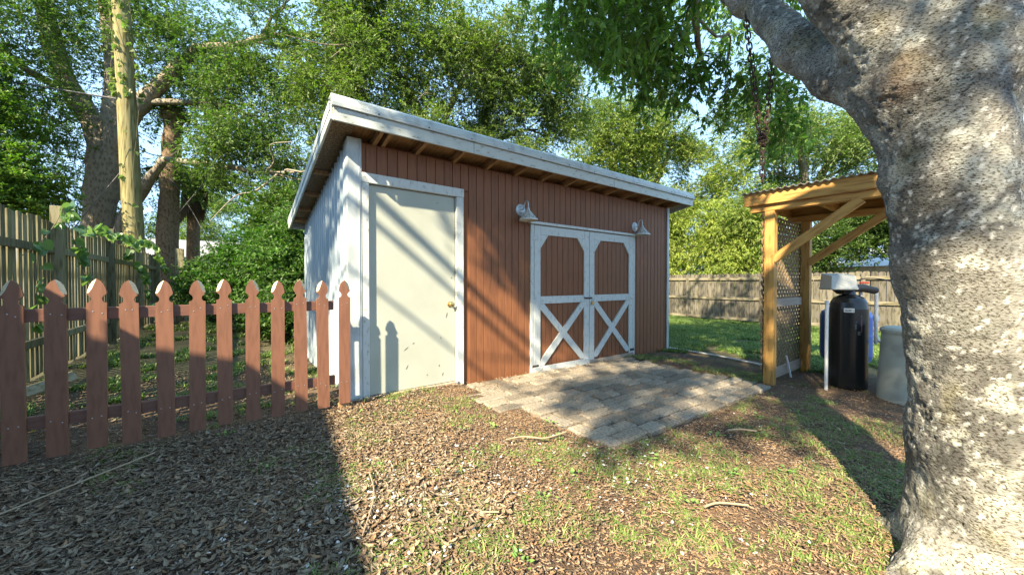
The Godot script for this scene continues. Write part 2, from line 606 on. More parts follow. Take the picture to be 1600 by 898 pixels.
	M.litter = vmat(0.85)
	M.shell = vmat(0.6)
	M.paver = []
	var pv := ramp_tex(noise(FastNoiseLite.TYPE_SIMPLEX, 0.03, 47, 6), [[0.1, Color(0.42, 0.4, 0.36)], [0.4, Color(0.85, 0.84, 0.8)], [0.65, Color(1.0, 1.0, 0.97)], [0.95, Color(1.15, 1.12, 1.08)]])
	for c in [Color(0.25, 0.215, 0.168), Color(0.30, 0.262, 0.208), Color(0.195, 0.168, 0.132), Color(0.27, 0.238, 0.192)]:
		M.paver.append(tmat(c, pv, Vector3(2.1, 2.1, 2.1), 0.92, fine_g, 0.25))
	M.black_tank = mat(Color(0.008, 0.009, 0.010), 0.24)
	M.black = mat(Color(0.02, 0.02, 0.02), 0.5)
	M.blue = mat(Color(0.03, 0.11, 0.42), 0.35)
	M.grey_plastic = tmat(Color(0.40, 0.42, 0.36), vary, Vector3(0.8, 0.8, 0.8), 0.55)
	M.head = mat(Color(0.44, 0.455, 0.42), 0.45)
	M.pvc = mat(Color(0.66, 0.67, 0.65), 0.4)
	M.red = mat(Color(0.5, 0.05, 0.03), 0.5)
	M.print_red = mat(Color(0.10, 0.035, 0.035), 0.5)
	M.print_grey = mat(Color(0.075, 0.075, 0.07), 0.5)
	M.concrete = tmat(Color(0.42, 0.42, 0.40), pv, Vector3(2, 2, 2), 0.9)
	M.brass = mat(Color(0.72, 0.5, 0.2), 0.3, 1.0)
	M.steel = mat(Color(0.4, 0.42, 0.44), 0.45, 0.9)
	M.rust = tmat(Color(0.055, 0.032, 0.024), vary, Vector3(8, 8, 8), 0.85)
	M.lamp_white = mat(Color(0.60, 0.60, 0.56), 0.45)
	M.lamp_silver = mat(Color(0.45, 0.50, 0.52), 0.4, 0.4)
	M.dark_line = mat(Color(0.06, 0.06, 0.06), 0.6)
	M.roof_metal = tmat(Color(0.5, 0.52, 0.52), vary, Vector3(1, 1, 1), 0.45)
	M.stucco = tmat(Color(0.55, 0.52, 0.45), vary, Vector3(0.6, 0.6, 0.6), 0.9)
	M.shingle = tmat(Color(0.27, 0.27, 0.27), vary, Vector3(1.5, 1.5, 1.5), 0.9)
	M.house_blue = tmat(Color(0.42, 0.52, 0.55), vary, Vector3(0.5, 0.5, 0.5), 0.8)
	M.glass = mat(Color(0.06, 0.07, 0.08), 0.08)
	M.cable = mat(Color(0.10, 0.10, 0.10), 0.7)

# ---------------------------------------------------------------- setting
func build_ground() -> void:
	var xs := []
	var zs := []
	var x := -90.0
	while x < 110.0:
		xs.append(x)
		x += 0.06 if x > -3.2 and x < 5.8 else (0.3 if x > -6 and x < 15 else 4.0)
	var z := -110.0
	while z < 60.0:
		zs.append(z)
		z += 0.06 if z > -0.6 and z < 4.2 else (0.3 if z > -14 and z < 6 else 4.0)
	var vs := PackedVector3Array()
	var cs := PackedColorArray()
	var idx := PackedInt32Array()
	for j in zs.size():
		for i in xs.size():
			var px: float = xs[i]
			var pz: float = zs[j]
			var p := Vector3(px, ground_y(px, pz) + gn2.get_noise_2d(px, pz) * 0.012, pz)
			vs.append(p)
			var lawn := clampf((px - 4.6 - pz * 0.25) * 0.8 + gn.get_noise_2d(px * 2.0, pz * 2.0) * 1.2, 0, 1)
			lawn = maxf(lawn, clampf((-pz - 1.2) * 0.6 + gn.get_noise_2d(px * 2.0 + 50, pz * 2.0) * 1.0, 0, 0.75))
			var t := clampf(gn2.get_noise_2d(px * 0.4 + 9, pz * 0.4) * 1.4 + 0.5, 0, 1)
			var soil := Color(0.085, 0.056, 0.036).lerp(Color(0.16, 0.105, 0.062), t)
			cs.append(soil.lerp(Color(0.075, 0.085, 0.03), lawn * 0.8))
	var w := xs.size()
	for j in zs.size() - 1:
		for i in w - 1:
			var a := j * w + i
			idx.append_array(PackedInt32Array([a, a + 1, a + w + 1, a, a + w + 1, a + w]))
	var ns := PackedVector3Array()
	ns.resize(vs.size())
	ns.fill(Vector3.UP)
	ns = fix_normals(vs, ns, idx)
	var arr := []
	arr.resize(Mesh.ARRAY_MAX)
	arr[Mesh.ARRAY_VERTEX] = vs
	arr[Mesh.ARRAY_NORMAL] = ns
	arr[Mesh.ARRAY_COLOR] = cs
	arr[Mesh.ARRAY_INDEX] = idx
	var me := ArrayMesh.new()
	me.add_surface_from_arrays(Mesh.PRIMITIVE_TRIANGLES, arr)
	var dirt := ramp_tex(noise(FastNoiseLite.TYPE_CELLULAR, 0.06, 51, 4), [[0.05, Color(0.4, 0.38, 0.36)], [0.4, Color(0.9, 0.88, 0.85)], [0.9, Color(1.5, 1.45, 1.35)]])
	var m := tmat(Color(1, 1, 1), dirt, Vector3(2.3, 2.3, 2.3), 0.95, grey_tex(noise(FastNoiseLite.TYPE_SIMPLEX, 0.06, 52, 4)), 1.0)
	m.vertex_color_use_as_albedo = true
	var o := put("ground", me, m, self)
	o.set_meta("kind", "structure")

func build_patio() -> void:
	rng.seed = 71
	var o := Node3D.new()
	o.name = "patio"
	add_child(o)
	o.set_meta("kind", "structure")
	var meshes := {}
	var rows := []
	var z := 0.09
	while z < 2.06:
		rows.append([z, 0.136, 1.17 + rr(-0.03, 0.03), 4.0])
		z += 0.152
	for k in 4:
		rows.append([0.45 + k * 0.152, 0.136, 0.93 + rr(-0.03, 0.04), 1.13])
	for r in rows:
		var x: float = r[2]
		while x < r[3] - 0.05:
			var l: float = [0.146, 0.222, 0.222, 0.298][rng.randi() % 4]
			if x + l > r[3] + 0.12: l = 0.146
			if x + l > r[3] + 0.14: break
			var key := "%.3f" % l
			if not meshes.has(key):
				meshes[key] = box_mesh(Vector3(l, 0.06, r[1]), 0.013)
			var y: float = -0.019 * x + rr(-0.008, 0.008) - 0.024
			var b := Basis.from_euler(Vector3(rr(-0.014, 0.014), rr(-0.012, 0.012), rr(-0.012, 0.012)))
			put("paver", meshes[key], M.paver[rng.randi() % 4], o, Transform3D(b, Vector3(x + l / 2, y, r[0] + 0.076)))
			x += l + 0.017

# ---------------------------------------------------------------- the shed
func wall_top(z: float) -> float:
	return 2.415 + 0.183 * z

func build_shed() -> void:
	rng.seed = 5
	var s := thing("shed", Vector3.ZERO, "brown wood shed with white barn doors and a sloping roof", "shed")
	# front wall: backing with the door opening left free, and planks with grooves between them
	var fw := node("front_wall", s)
	var back := Vector3(0, 0, 0)
	box("backing", Vector3(0.0, 2.125, -0.05), Vector3(5.3, 2.42, -0.011), M.groove, fw)
	box("backing", Vector3(1.16, -0.13, -0.05), Vector3(5.3, 2.122, -0.011), M.groove, fw)
	box("backing", Vector3(0.0, -0.13, -0.05), Vector3(0.10, 2.122, -0.011), M.groove, fw)
	var i := 0
	var x := 0.03
	while x < 5.29:
		var w := minf(0.0945, 5.29 - x)
		var y0 := -0.05 - 0.02 * x
		var tops := 2.41
		if x + w > 0.12 and x < 1.15:
			y0 = 2.125
		if x + w > 2.2 and x < 4.26:
			y0 = 1.80
		if y0 < 2.2:
			box("plank", Vector3(x, y0, -0.012), Vector3(x + w, tops, 0.0), M.siding if (i * 7) % 3 else M.siding_b, fw, 0.002)
		else:
			box("plank", Vector3(x, y0, -0.012), Vector3(x + w, tops, 0.0), M.siding, fw, 0.002)
		x += 0.1016
		i += 1
	# other walls
	box("right_wall", Vector3(5.26, -0.2, -2.6), Vector3(5.3, 1.95, -0.055), M.siding, s)
	put("right_gable", prism_mesh(PackedVector2Array([Vector2(-2.6, 1.95), Vector2(-0.055, 1.95), Vector2(-0.055, 2.40), Vector2(-2.6, 1.94)]), 5.265, 5.295), M.siding, s, Transform3D(Basis(Vector3(0, 0, 1), Vector3(0, 1, 0), Vector3(-1, 0, 0)), Vector3(10.56, 0, 0)))
	box("rear_wall", Vector3(0.04, -0.1, -2.64), Vector3(5.3, 1.93, -2.603), M.sheet, s)
	box("floor", Vector3(0.05, -0.12, -2.6), Vector3(5.25, -0.06, -0.06), M.concrete, s)
	# corrugated left wall in three lapped sheets
	var lw := node("left_wall", s)
	for k in 3:
		var z0 := -0.03 - k * 0.86
		var z1 := z0 - 0.885
		var st := newst()
		var prev := []
		var zz := z0
		var j := 0
		while zz > z1 - 0.001:
			var ph := fposmod(j, 8)
			var dx: float = [0.0, 0.0, 0.0, 0.0, 0.0, 0.032, 0.034, 0.032][ph]
			var px := -0.012 - dx - k * 0.002
			var cur := [Vector3(px, -0.02 + 0.02 * rr(0, 1) * 0, zz), Vector3(px, wall_top(zz) + 0.01, zz)]
			if prev.size():
				quad(st, prev[0], cur[0], cur[1], prev[1], Vector3(-1, 0, 0))
			prev = cur
			zz -= 0.0165
			j += 1
		put("metal_sheet", st.commit(), M.sheet, lw)
	put("sheathing", prism_mesh(PackedVector2Array([Vector2(-2.6, -0.1), Vector2(-0.03, -0.1), Vector2(-0.03, 2.40), Vector2(-2.6, 1.93)]), 0.0, 0.03), M.raw, lw, Transform3D(Basis(Vector3(0, 0, 1), Vector3(0, 1, 0), Vector3(-1, 0, 0)), Vector3(0.03, 0, 0)))
	# corner trims
	var ct := node("corner_trim", s)
	box("front_leaf", Vector3(-0.045, -0.03, 0.002), Vector3(0.084, 2.44, 0.022), M.trim_metal, ct, 0.004)
	box("side_leaf", Vector3(-0.047, -0.03, -0.10), Vector3(-0.036, 2.42, 0.004), M.trim_metal, ct)
	box("rib", Vector3(0.058, -0.02, 0.021), Vector3(0.066, 2.42, 0.027), M.trim_metal, ct, 0.002)
	var ct2 := node("corner_trim", s)
	box("front_leaf", Vector3(5.27, -0.16, 0.002), Vector3(5.335, 2.42, 0.024), M.trim_metal, ct2, 0.004)
	box("side_leaf", Vector3(5.318, -0.16, -0.09), Vector3(5.333, 2.40, 0.004), M.trim_metal, ct2)
	build_entry_door(s)
	build_barn_doors(s)
	build_shed_roof(s)

func build_entry_door(s: Node) -> void:
	var f := node("door_frame", s)
	box("jamb", Vector3(0.088, -0.03, -0.04), Vector3(0.150, 2.04, 0.018), M.white, f)
	box("jamb", Vector3(1.085, -0.04, -0.04), Vector3(1.172, 2.04, 0.018), M.white, f)
	box("head", Vector3(0.086, 2.042, -0.04), Vector3(1.176, 2.135, 0.021), M.white, f)
	box("threshold", Vector3(0.152, -0.05, -0.06), Vector3(1.083, 0.0, 0.012), M.weathered, f)
	var d := node("entry_door", s)
	box("slab", Vector3(0.156, 0.006, -0.062), Vector3(1.079, 2.036, -0.022), M.door, d, 0.002)
	for y in [0.25, 1.02, 1.8]:
		put("hinge", tube_mesh([Vector3(0.152, y - 0.05, -0.014), Vector3(0.152, y + 0.05, -0.014)], [0.008, 0.008], 8), M.steel, d)
	var k := put("knob", lathe_mesh([[0.0, 0.0], [0.032, 0.0], [0.032, 0.006], [0.012, 0.01], [0.011, 0.03], [0.024, 0.038], [0.029, 0.05], [0.024, 0.062], [0.0, 0.066]], 20), M.brass, d, Transform3D(Basis(Vector3.RIGHT, PI / 2), Vector3(1.02, 0.86, -0.022)))
	# dents and scratches in the paint
	for q in [[0.53, 0.23, 0.05, 0.5], [0.52, 0.42, 0.06, 0.9], [0.98, 0.74, 0.07, 0.25], [0.91, 0.50, 0.03, 0.1], [0.89, 0.20, 0.03, 0.15], [0.93, 0.10, 0.045, 0.3], [0.75, 0.12, 0.02, 0.6], [0.60, 0.47, 0.03, 1.1], [1.04, 1.15, 0.02, 0.0], [0.87, 1.95, 0.015, 0.2]]:
		var poly := PackedVector2Array()
		for a in 8:
			var t := TAU * a / 8
			poly.append(Vector2(sin(t) * 0.006 * rr(0.6, 1.2), cos(t) * q[2] * 0.5 * rr(0.8, 1.1)))
		put("scuff", prism_mesh(poly, -0.0005, 0.0012), M.scuff, d, Transform3D(Basis(Vector3.BACK, -q[3]), Vector3(q[0], q[1], -0.0215)))

func build_barn_doors(s: Node) -> void:
	var f := node("barn_door_frame", s)
	box("jamb", Vector3(2.137, -0.085, 0.001), Vector3(2.187, 1.838, 0.026), M.white, f)
	box("jamb", Vector3(4.272, -0.11, 0.001), Vector3(4.32, 1.838, 0.026), M.white, f)
	box("drip_cap", Vector3(2.11, 1.842, 0.001), Vector3(4.345, 1.876, 0.055), M.white, f)
	for side in 2:
		var d := node("barn_door", s)
		var x0 := 2.192 if side == 0 else 3.234
		var x1 := 3.226 if side == 0 else 4.267
		var y0 := -0.075 if side == 0 else -0.085
		var y1 := 1.832
		box("backing", Vector3(x0 + 0.01, y0 + 0.01, -0.010), Vector3(x1 - 0.01, y1 - 0.01, -0.004), M.groove, d)
		var x := x0 + 0.02
		while x < x1 - 0.03:
			var w := minf(0.0945, x1 - 0.012 - x)
			box("panel_plank", Vector3(x, y0 + 0.015, -0.004), Vector3(x + w, y1 - 0.012, 0.006), M.siding, d, 0.002)
			x += 0.1016
		var zf := 0.0065
		var zt := 0.028
		box("stile", Vector3(x0, y0, zf), Vector3(x0 + 0.105, y1, zt), M.white, d)
		box("stile", Vector3(x1 - 0.105, y0, zf), Vector3(x1, y1, zt), M.white, d)
		box("rail", Vector3(x0 + 0.106, y1 - 0.115, zf), Vector3(x1 - 0.106, y1, zt - 0.001), M.white, d)
		box("rail", Vector3(x0 + 0.106, 0.82, zf), Vector3(x1 - 0.106, 0.918, zt - 0.001), M.white, d)
		if side == 0:
			box("rail", Vector3(x0 - 0.02, y0 - 0.012, zt + 0.001), Vector3(x1, y0 + 0.085, zt + 0.014), M.white, d)
		else:
			box("rail", Vector3(x0, y0 - 0.02, zt + 0.001), Vector3(x1 + 0.01, y0 + 0.062, zt + 0.012), M.weathered, d)
		# clipped corners of the upper panel
		for e in [[x0 + 0.106, 1.0], [x1 - 0.106, -1.0]]:
			var cx: float = e[0]
			var sg: float = e[1]
			put("corner_block", prism_mesh(PackedVector2Array([Vector2(cx, y1 - 0.116), Vector2(cx + sg * 0.135, y1 - 0.116), Vector2(cx, y1 - 0.29)]), zf, zt - 0.0015), M.white, d)
		var ya := y0 + 0.09
		var yb := 0.818
		var xa := x0 + 0.106
		var xb := x1 - 0.106
		var pane := PackedVector2Array([Vector2(xa, ya), Vector2(xb, ya), Vector2(xb, yb), Vector2(xa, yb)])
		var long := brace_poly(Vector2(xa, ya), Vector2(xb, yb), 0.092)
		var other := brace_poly(Vector2(xa, yb), Vector2(xb, ya), 0.092)
		for q in Geometry2D.intersect_polygons(long, pane):
			put("cross_brace", prism_mesh(q, 0.0065, 0.0265), M.white, d)
		for q in Geometry2D.intersect_polygons(other, pane):
			for q2 in Geometry2D.clip_polygons(q, brace_poly(Vector2(xa, ya), Vector2(xb, yb), 0.095)):
				put("cross_brace", prism_mesh(q2, 0.0065, 0.0250), M.white, d)
		var hx := x0 if side == 0 else x1
		var sg2 := 1.0 if side == 0 else -1.0
		for y in [0.02, 0.86, 1.66]:
			var h := box("hinge", Vector3(minf(hx - sg2 * 0.03, hx + sg2 * 0.07), y - 0.018, zt), Vector3(maxf(hx - sg2 * 0.03, hx + sg2 * 0.07), y + 0.018, zt + 0.006), M.white if y > 0.5 else M.rust, d)
		if side == 0:
			box("hasp", Vector3(x1 - 0.10, 0.862, zt), Vector3(x1 + 0.055, 0.892, zt + 0.010), M.rust, d)
			put("slide_bolt", tube_mesh([Vector3(x1 - 0.12, 0.888, zt + 0.016), Vector3(x1 + 0.03, 0.888, zt + 0.016)], [0.009, 0.009], 8), M.steel, d)
		else:
			box("padlock_body", Vector3(x0 + 0.02, 0.775, zt + 0.008), Vector3(x0 + 0.068, 0.825, zt + 0.030), M.brass, d, 0.005)
			var pts := []
			for a in 9:
				var t := PI * a / 8
				pts.append(Vector3(x0 + 0.044 + cos(t) * 0.015, 0.848 + sin(t) * 0.016, zt + 0.019))
			pts.push_front(Vector3(x0 + 0.059, 0.82, zt + 0.019))
			pts.append(Vector3(x0 + 0.029, 0.82, zt + 0.019))
			put("shackle", tube_mesh(pts, [0.0035], 6), M.steel, d)

func brace_poly(a: Vector2, b: Vector2, w: float) -> PackedVector2Array:
	var d := (b - a).normalized()
	var n := Vector2(-d.y, d.x) * w * 0.5
	a -= d * 0.2
	b += d * 0.2
	return PackedVector2Array([a - n, b - n, b + n, a + n])

func roof_xf(yoff: float) -> Transform3D:
	# local z runs down the slope to the back, local y is the slope's normal
	var a := atan(0.183)
	return Transform3D(Basis(Vector3.RIGHT, -a), Vector3(0, 2.415 + yoff, 0))

func build_shed_roof(s: Node) -> void:
	var r := node("roof", s)
	var x0 := -0.215
	var x1 := 5.60
	var len := 3.06
	var xf := roof_xf(0.0)
	# in the slope's own axes: y = 0 is the underside of the rafters, z = +0.29 the front
	var rp := func(called: String, lo: Vector3, hi: Vector3, m: Material, ch := 0.003) -> MeshInstance3D:
		return put(called, box_mesh(hi - lo, ch), m, r, xf * Transform3D(Basis(), (lo + hi) / 2.0))
	var x := 0.21
	rp.call("rafter", Vector3(0.27, 0, -2.72), Vector3(0.308, 0.089, 0.285), M.raw)
	while x < 5.5:
		rp.call("rafter", Vector3(x - 0.019, 0, -2.72), Vector3(x + 0.019, 0.089, 0.285), M.raw)
		x += 0.427
	rp.call("deck", Vector3(x0 + 0.02, 0.091, -2.75), Vector3(x1 - 0.02, 0.104, 0.288), M.raw)
	# rough soffit board under the left overhang, with lookouts
	rp.call("soffit", Vector3(x0 + 0.022, 0.055, -2.74), Vector3(0.0, 0.088, 0.284), M.soffit, 0.001)
	for z in [-0.86, -1.5, -2.05, -2.5]:
		rp.call("lookout", Vector3(x0 + 0.022, 0.005, z), Vector3(-0.04, 0.053, z + 0.04), M.raw)
	rp.call("roof_sheet", Vector3(x0 - 0.02, 0.106, -2.80), Vector3(x1 + 0.02, 0.116, 0.30), M.roof_metal)
	# front fascia in two lengths with a seam, and the metal roll above it
	var f := Vector3(0, 0, 0)
	for q in [[x0, 1.13], [1.134, 3.42], [3.424, x1]]:
		box("fascia", Vector3(q[0], 2.44, 0.292), Vector3(q[1], 2.553, 0.312), M.fascia, r, 0.004)
		put("drip_edge", prism_mesh(PackedVector2Array([Vector2(0.288, 2.555), Vector2(0.338, 2.555), Vector2(0.340, 2.585), Vector2(0.322, 2.64), Vector2(0.295, 2.664), Vector2(0.20, 2.652), Vector2(0.20, 2.645), Vector2(0.288, 2.645)]), -q[1] + 0.0005, -q[0] + 0.012), M.trim_metal, r, Transform3D(Basis(Vector3(0, 0, 1), Vector3(0, 1, 0), Vector3(-1, 0, 0)), Vector3.ZERO))
	for k in 12:
		put("screw", lathe_mesh([[0.0, 0.006], [0.006, 0.004], [0.007, 0.0]], 8), M.rust, r, Transform3D(Basis(Vector3.RIGHT, PI / 2), Vector3(0.15 + k * 0.47, 2.571, 0.339)))
	# rakes
	for e in [[x0 - 0.021, x0, -1.0], [x1, x1 + 0.021, 1.0]]:
		rp.call("rake_board", Vector3(e[0], -0.02, -2.80), Vector3(e[1], 0.115, 0.30), M.fascia, 0.004)
		rp.call("rake_flashing", Vector3(e[0] - 0.006, 0.117, -2.82), Vector3(e[1] + 0.006, 0.135, 0.305), M.trim_metal, 0.004)
		var ex: float = e[0] - 0.007 if e[2] < 0 else e[1] + 0.001
		rp.call("rake_flashing", Vector3(ex, 0.05, -2.82), Vector3(ex + 0.006, 0.1165, 0.305), M.trim_metal, 0.002)
	rp.call("rear_fascia", Vector3(x0, -0.02, -2.795), Vector3(x1, 0.1, -2.775), M.fascia)
	# blocking between the rafters above the wall
	rp.call("blocking", Vector3(0.01, 0.0, -0.10), Vector3(5.28, 0.05, -0.06), M.groove)

func wall_lamp(at: Vector3, label: String) -> void:
	var l := thing("wall_lamp", at, label, "lamp", "lamps beside the barn doors")
	put("backplate", lathe_mesh([[0.0, 0.028], [0.03, 0.026], [0.055, 0.014], [0.072, 0.010], [0.075, 0.0]], 24), M.lamp_silver, l, Transform3D(Basis(Vector3.RIGHT, PI / 2), Vector3.ZERO))
	var pts := [Vector3(0, 0, 0.02), Vector3(0.0, 0.006, 0.06), Vector3(0.005, 0.055, 0.075), Vector3(0.01, 0.10, 0.10), Vector3(0.015, 0.075, 0.135), Vector3(0.015, 0.005, 0.135)]
	put("arm", tube_mesh(smooth_pts(pts, 5), [0.008], 8), M.lamp_silver, l)
	put("collar", lathe_mesh([[0.0, 0.03], [0.018, 0.028], [0.022, 0.0]], 16), M.lamp_silver, l, Transform3D(Basis(), Vector3(0.015, -0.02, 0.135)))
	# six sided flared shade with dark leading
	var sh := put("shade", lathe_mesh([[0.126, -0.125], [0.124, -0.110], [0.110, -0.100], [0.022, 0.002], [0.0, 0.004]], 6), M.lamp_white, l, Transform3D(Basis(), Vector3(0.015, -0.02, 0.135)))
	for k in 6:
		var a := TAU * k / 6
		var a2 := TAU * (k + 1) / 6
		var t := Vector3(cos(a) * 0.024, -0.002, sin(a) * 0.024)
		var b := Vector3(cos(a) * 0.112, -0.100, sin(a) * 0.112)
		var b2 := Vector3(cos(a2) * 0.112, -0.100, sin(a2) * 0.112)
		var t2 := Vector3(cos(a2) * 0.024, -0.002, sin(a2) * 0.024)
		put("leading", tube_mesh([t, b], [0.0022], 5), M.dark_line, sh)
		put("leading", tube_mesh([t.lerp(b, 0.55), (b + b2) / 2 * 1.0], [0.0018], 5), M.dark_line, sh)
		put("leading", tube_mesh([t2.lerp(b2, 0.55), (b + b2) / 2], [0.0018], 5), M.dark_line, sh)

# ---------------------------------------------------------------- picket fence
func picket_meshes(side: float) -> Array:
	var h := 1.067
	var hw := 0.0445
	var T := 0.020
	# right half of the outline from the shoulder up to the tip: [x on the front, x on the back, y]; on the bevelled side the back is wider
	var full := [[hw, 0.0], [hw, 0.915], [0.032, 0.919], [0.025, 0.930], [0.0235, 0.943], [0.029, 0.957], [0.041, 0.968], [0.0445, 0.978], [0.040, 1.003], [0.032, 1.030], [0.019, 1.052], [0.0, h]]
	var F := []
	var Bk := []
	var cut := []
	for sg in [1.0, -1.0]:
		var order := range(full.size()) if sg > 0 else range(full.size() - 2, -1, -1)
		for i in order:
			var x: float = full[i][0]
			var y: float = full[i][1]
			var xf := x
			var head: bool = i >= 7
			if head and sg == side:
				# the front face stops at a straight line from the tip to the shoulder
				xf = minf(x, 0.0445 * (h - y) / (h - 0.978) * 0.62)
				if i == 7: xf = 0.034
			F.append(Vector2(sg * xf, y))
			Bk.append(Vector2(sg * x, y))
			cut.append(head and sg == side)
	var st := newst()
	var sc := newst()
	var n := F.size()
	for pair in [[F, T / 2, 1.0], [Bk, -T / 2, -1.0]]:
		var poly := PackedVector2Array(pair[0])
		var idx := Geometry2D.triangulate_polygon(poly)
		for i in range(0, idx.size(), 3):
			var v := []
			for k in 3:
				v.append(Vector3(poly[idx[i + k]].x, poly[idx[i + k]].y, pair[1]))
			tri(st, v[0], v[1], v[2], Vector3(0, 0, pair[2]))
	for i in n:
		var j := (i + 1) % n
		var o := Vector3(Bk[j].y - Bk[i].y, Bk[i].x - Bk[j].x, 0)
		var target := sc if (cut[i] or cut[j]) and F[i].y > 0.97 and F[j].y > 0.97 else st
		quad(target, Vector3(F[i].x, F[i].y, T / 2), Vector3(F[j].x, F[j].y, T / 2), Vector3(Bk[j].x, Bk[j].y, -T / 2), Vector3(Bk[i].x, Bk[i].y, -T / 2), o)
	return [st.commit(), sc.commit()]

func build_picket_fence() -> void:
	rng.seed = 12
	var f := thing("picket_fence", Vector3(-1.4, 0, 0.22), "brown picket fence with pale cut tips beside the shed", "fence")
	var mr := picket_meshes(1.0)
	var ml := picket_meshes(-1.0)
	var z := 0.22
	for i in 16:
		var x := -0.122 - i * 0.1623 + rr(-0.004, 0.004)
		var b := Basis.from_euler(Vector3(rr(-0.006, 0.006), rr(-0.02, 0.02), rr(-0.007, 0.007)))
		var ms: Array = mr if i % 2 == 0 else ml
		var y := 0.052 + rr(-0.006, 0.006)
		var p := put("picket", ms[0], M.picket, f, Transform3D(b, Vector3(x + 1.4, y, 0)))
		put("cut_tip", ms[1], M.cut, p)
		for yy in [0.20, 0.86]:
			for dx in [-0.02, 0.02]:
				put("nail", lathe_mesh([[0.0, 0.002], [0.004, 0.001], [0.0045, 0.0]], 6), M.steel, p, Transform3D(Basis(Vector3.RIGHT, PI / 2), Vector3(dx + rr(-0.006, 0.006), yy + rr(-0.015, 0.015), 0.0101)))
	box("rail", Vector3(-1.25, 0.865, -0.050), Vector3(1.20, 0.942, -0.0125), M.rail, f)
	box("rail", Vector3(-1.25, 0.225, -0.050), Vector3(1.21, 0.302, -0.0125), M.rail, f)
	box("post", Vector3(1.235, -0.08, -0.048), Vector3(1.32, 0.06, -0.012), M.raw, f)
	box("post", Vector3(-1.22, -0.08, -0.145), Vector3(-1.13, 1.02, -0.052), M.rail, f)

# ---------------------------------------------------------------- old fences
func build_left_fence() -> void:
	rng.seed = 31
	var X := -2.72
	var f := thing("board_fence", Vector3(X, 0, -5), "mossy grey green board fence with gaps behind the picket fence", "fence")
	var z := 1.4
	var i := 0
	while z > -11.2:
		var w := rr(0.078, 0.098)
		var top := 1.86 + rr(-0.02, 0.02)
		var lean := rr(-0.012, 0.012)
		var b := Basis.from_euler(Vector3(lean, 0, rr(-0.006, 0.006)))
		put("board", box_mesh(Vector3(0.018, 1.84, snappedf(w, 0.005)), 0.003), M.old[rng.randi() % 4], f, Transform3D(b, Vector3(0, top - 0.92, z - w / 2 + 5)))
		z -= w + rr(0.022, 0.042)
		i += 1
	var z1 := 2.6
	for k in 6:
		var za := 1.36 - k * 2.43
		var zb := za - 2.36
		for y in [1.50, 0.42]:
			box("rail", Vector3(0.012, y - 0.043, zb + 5), Vector3(0.050, y + 0.043, za + 5), M.old[(k + 1) % 4], f)
		var pz := za - 2.40
		box("post", Vector3(0.012, -0.1, pz - 0.05 + 5), Vector3(0.115, 2.02 + rr(-0.03, 0.05), pz + 0.05 + 5), M.old[k % 4], f)
	# a loose post further back, and leaning old boards
	var p := thing("fence_post", Vector3(-2.15, 0, -10.4), "bare square wooden post behind the mossy board fence", "post")
	box("shaft", Vector3(-0.09, -0.1, -0.09), Vector3(0.09, 2.05, 0.09), M.old[1], p)
	box("block", Vector3(0.092, 0.2, -0.06), Vector3(0.16, 1.7, 0.06), M.old[0], p)
	var r := thing("broken_fence", Vector3(-1.3, 0, -10.9), "broken dark board fence leaning among the bushes", "fence")
	for k in 9:
		var a := Vector3(-0.5 + k * 0.17, 0.0, rr(-0.05, 0.05))
		board("board", a, a + Vector3(rr(-0.25, -0.05), rr(1.25, 1.75), rr(-0.1, 0.1)), 0.12, 0.02, Vector3.BACK, M.grey_wood[2], r)
	board("rail", Vector3(-0.7, 0.5, -0.06), Vector3(1.1, 0.42, -0.06), 0.08, 0.04, Vector3.BACK, M.grey_wood[2], r)
	var sc := thing("loose_board", Vector3(-2.3, 0, -0.9), "pale loose board lying behind the picket fence", "board")
	board("plank", Vector3(-0.45, 0.06, 0.3), Vector3(0.35, 0.32, -0.1), 0.11, 0.03, Vector3(0.2, 1, 0.6).normalized(), M.old[3], sc)

func build_right_fence() -> void:
	rng.seed = 33
	var X := 12.75
	var f := thing("privacy_fence", Vector3(X, -0.25, -3), "long weathered grey privacy fence with rails across the back lawn", "fence")
	var z := 6.0
	while z > -13.0:
		var w := 0.14
		var h := 1.62 + rr(-0.012, 0.012)
		var d := put("board", dog_ear(snappedf(h, 0.01)), M.grey_wood[rng.randi() % 4], f, Transform3D(Basis.from_euler(Vector3(rr(-0.004, 0.004), 0, 0)), Vector3(0.03, 0.02, z - w / 2 + 3)))
		z -= w + 0.013
	for k in 8:
		var za := 6.1 - k * 2.43
		for y in [0.12, 0.80, 1.47]:
			box("rail", Vector3(-0.03, y - 0.045, za - 2.38 + 3), Vector3(0.012, y + 0.045, za + 3), M.grey_rail, f)
		box("post", Vector3(-0.05, -0.1, za - 2.43 + 3.0), Vector3(0.012, 1.60, za - 2.385 + 3.045 + 0.0), M.grey_wood[k % 4], f)

func dog_ear(h: float) -> ArrayMesh:
	var key := "ear%.2f" % h
	if not boxes.has(key):
		var m := prism_mesh(PackedVector2Array([Vector2(-0.07, 0), Vector2(0.07, 0), Vector2(0.07, h - 0.03), Vector2(0.04, h), Vector2(-0.04, h), Vector2(-0.07, h - 0.03)]), -0.008, 0.008)
		var st := newst()
		st.append_from(m, 0, Transform3D(Basis(Vector3.UP, PI / 2), Vector3.ZERO))
		boxes[key] = st.commit()
	return boxes[key]

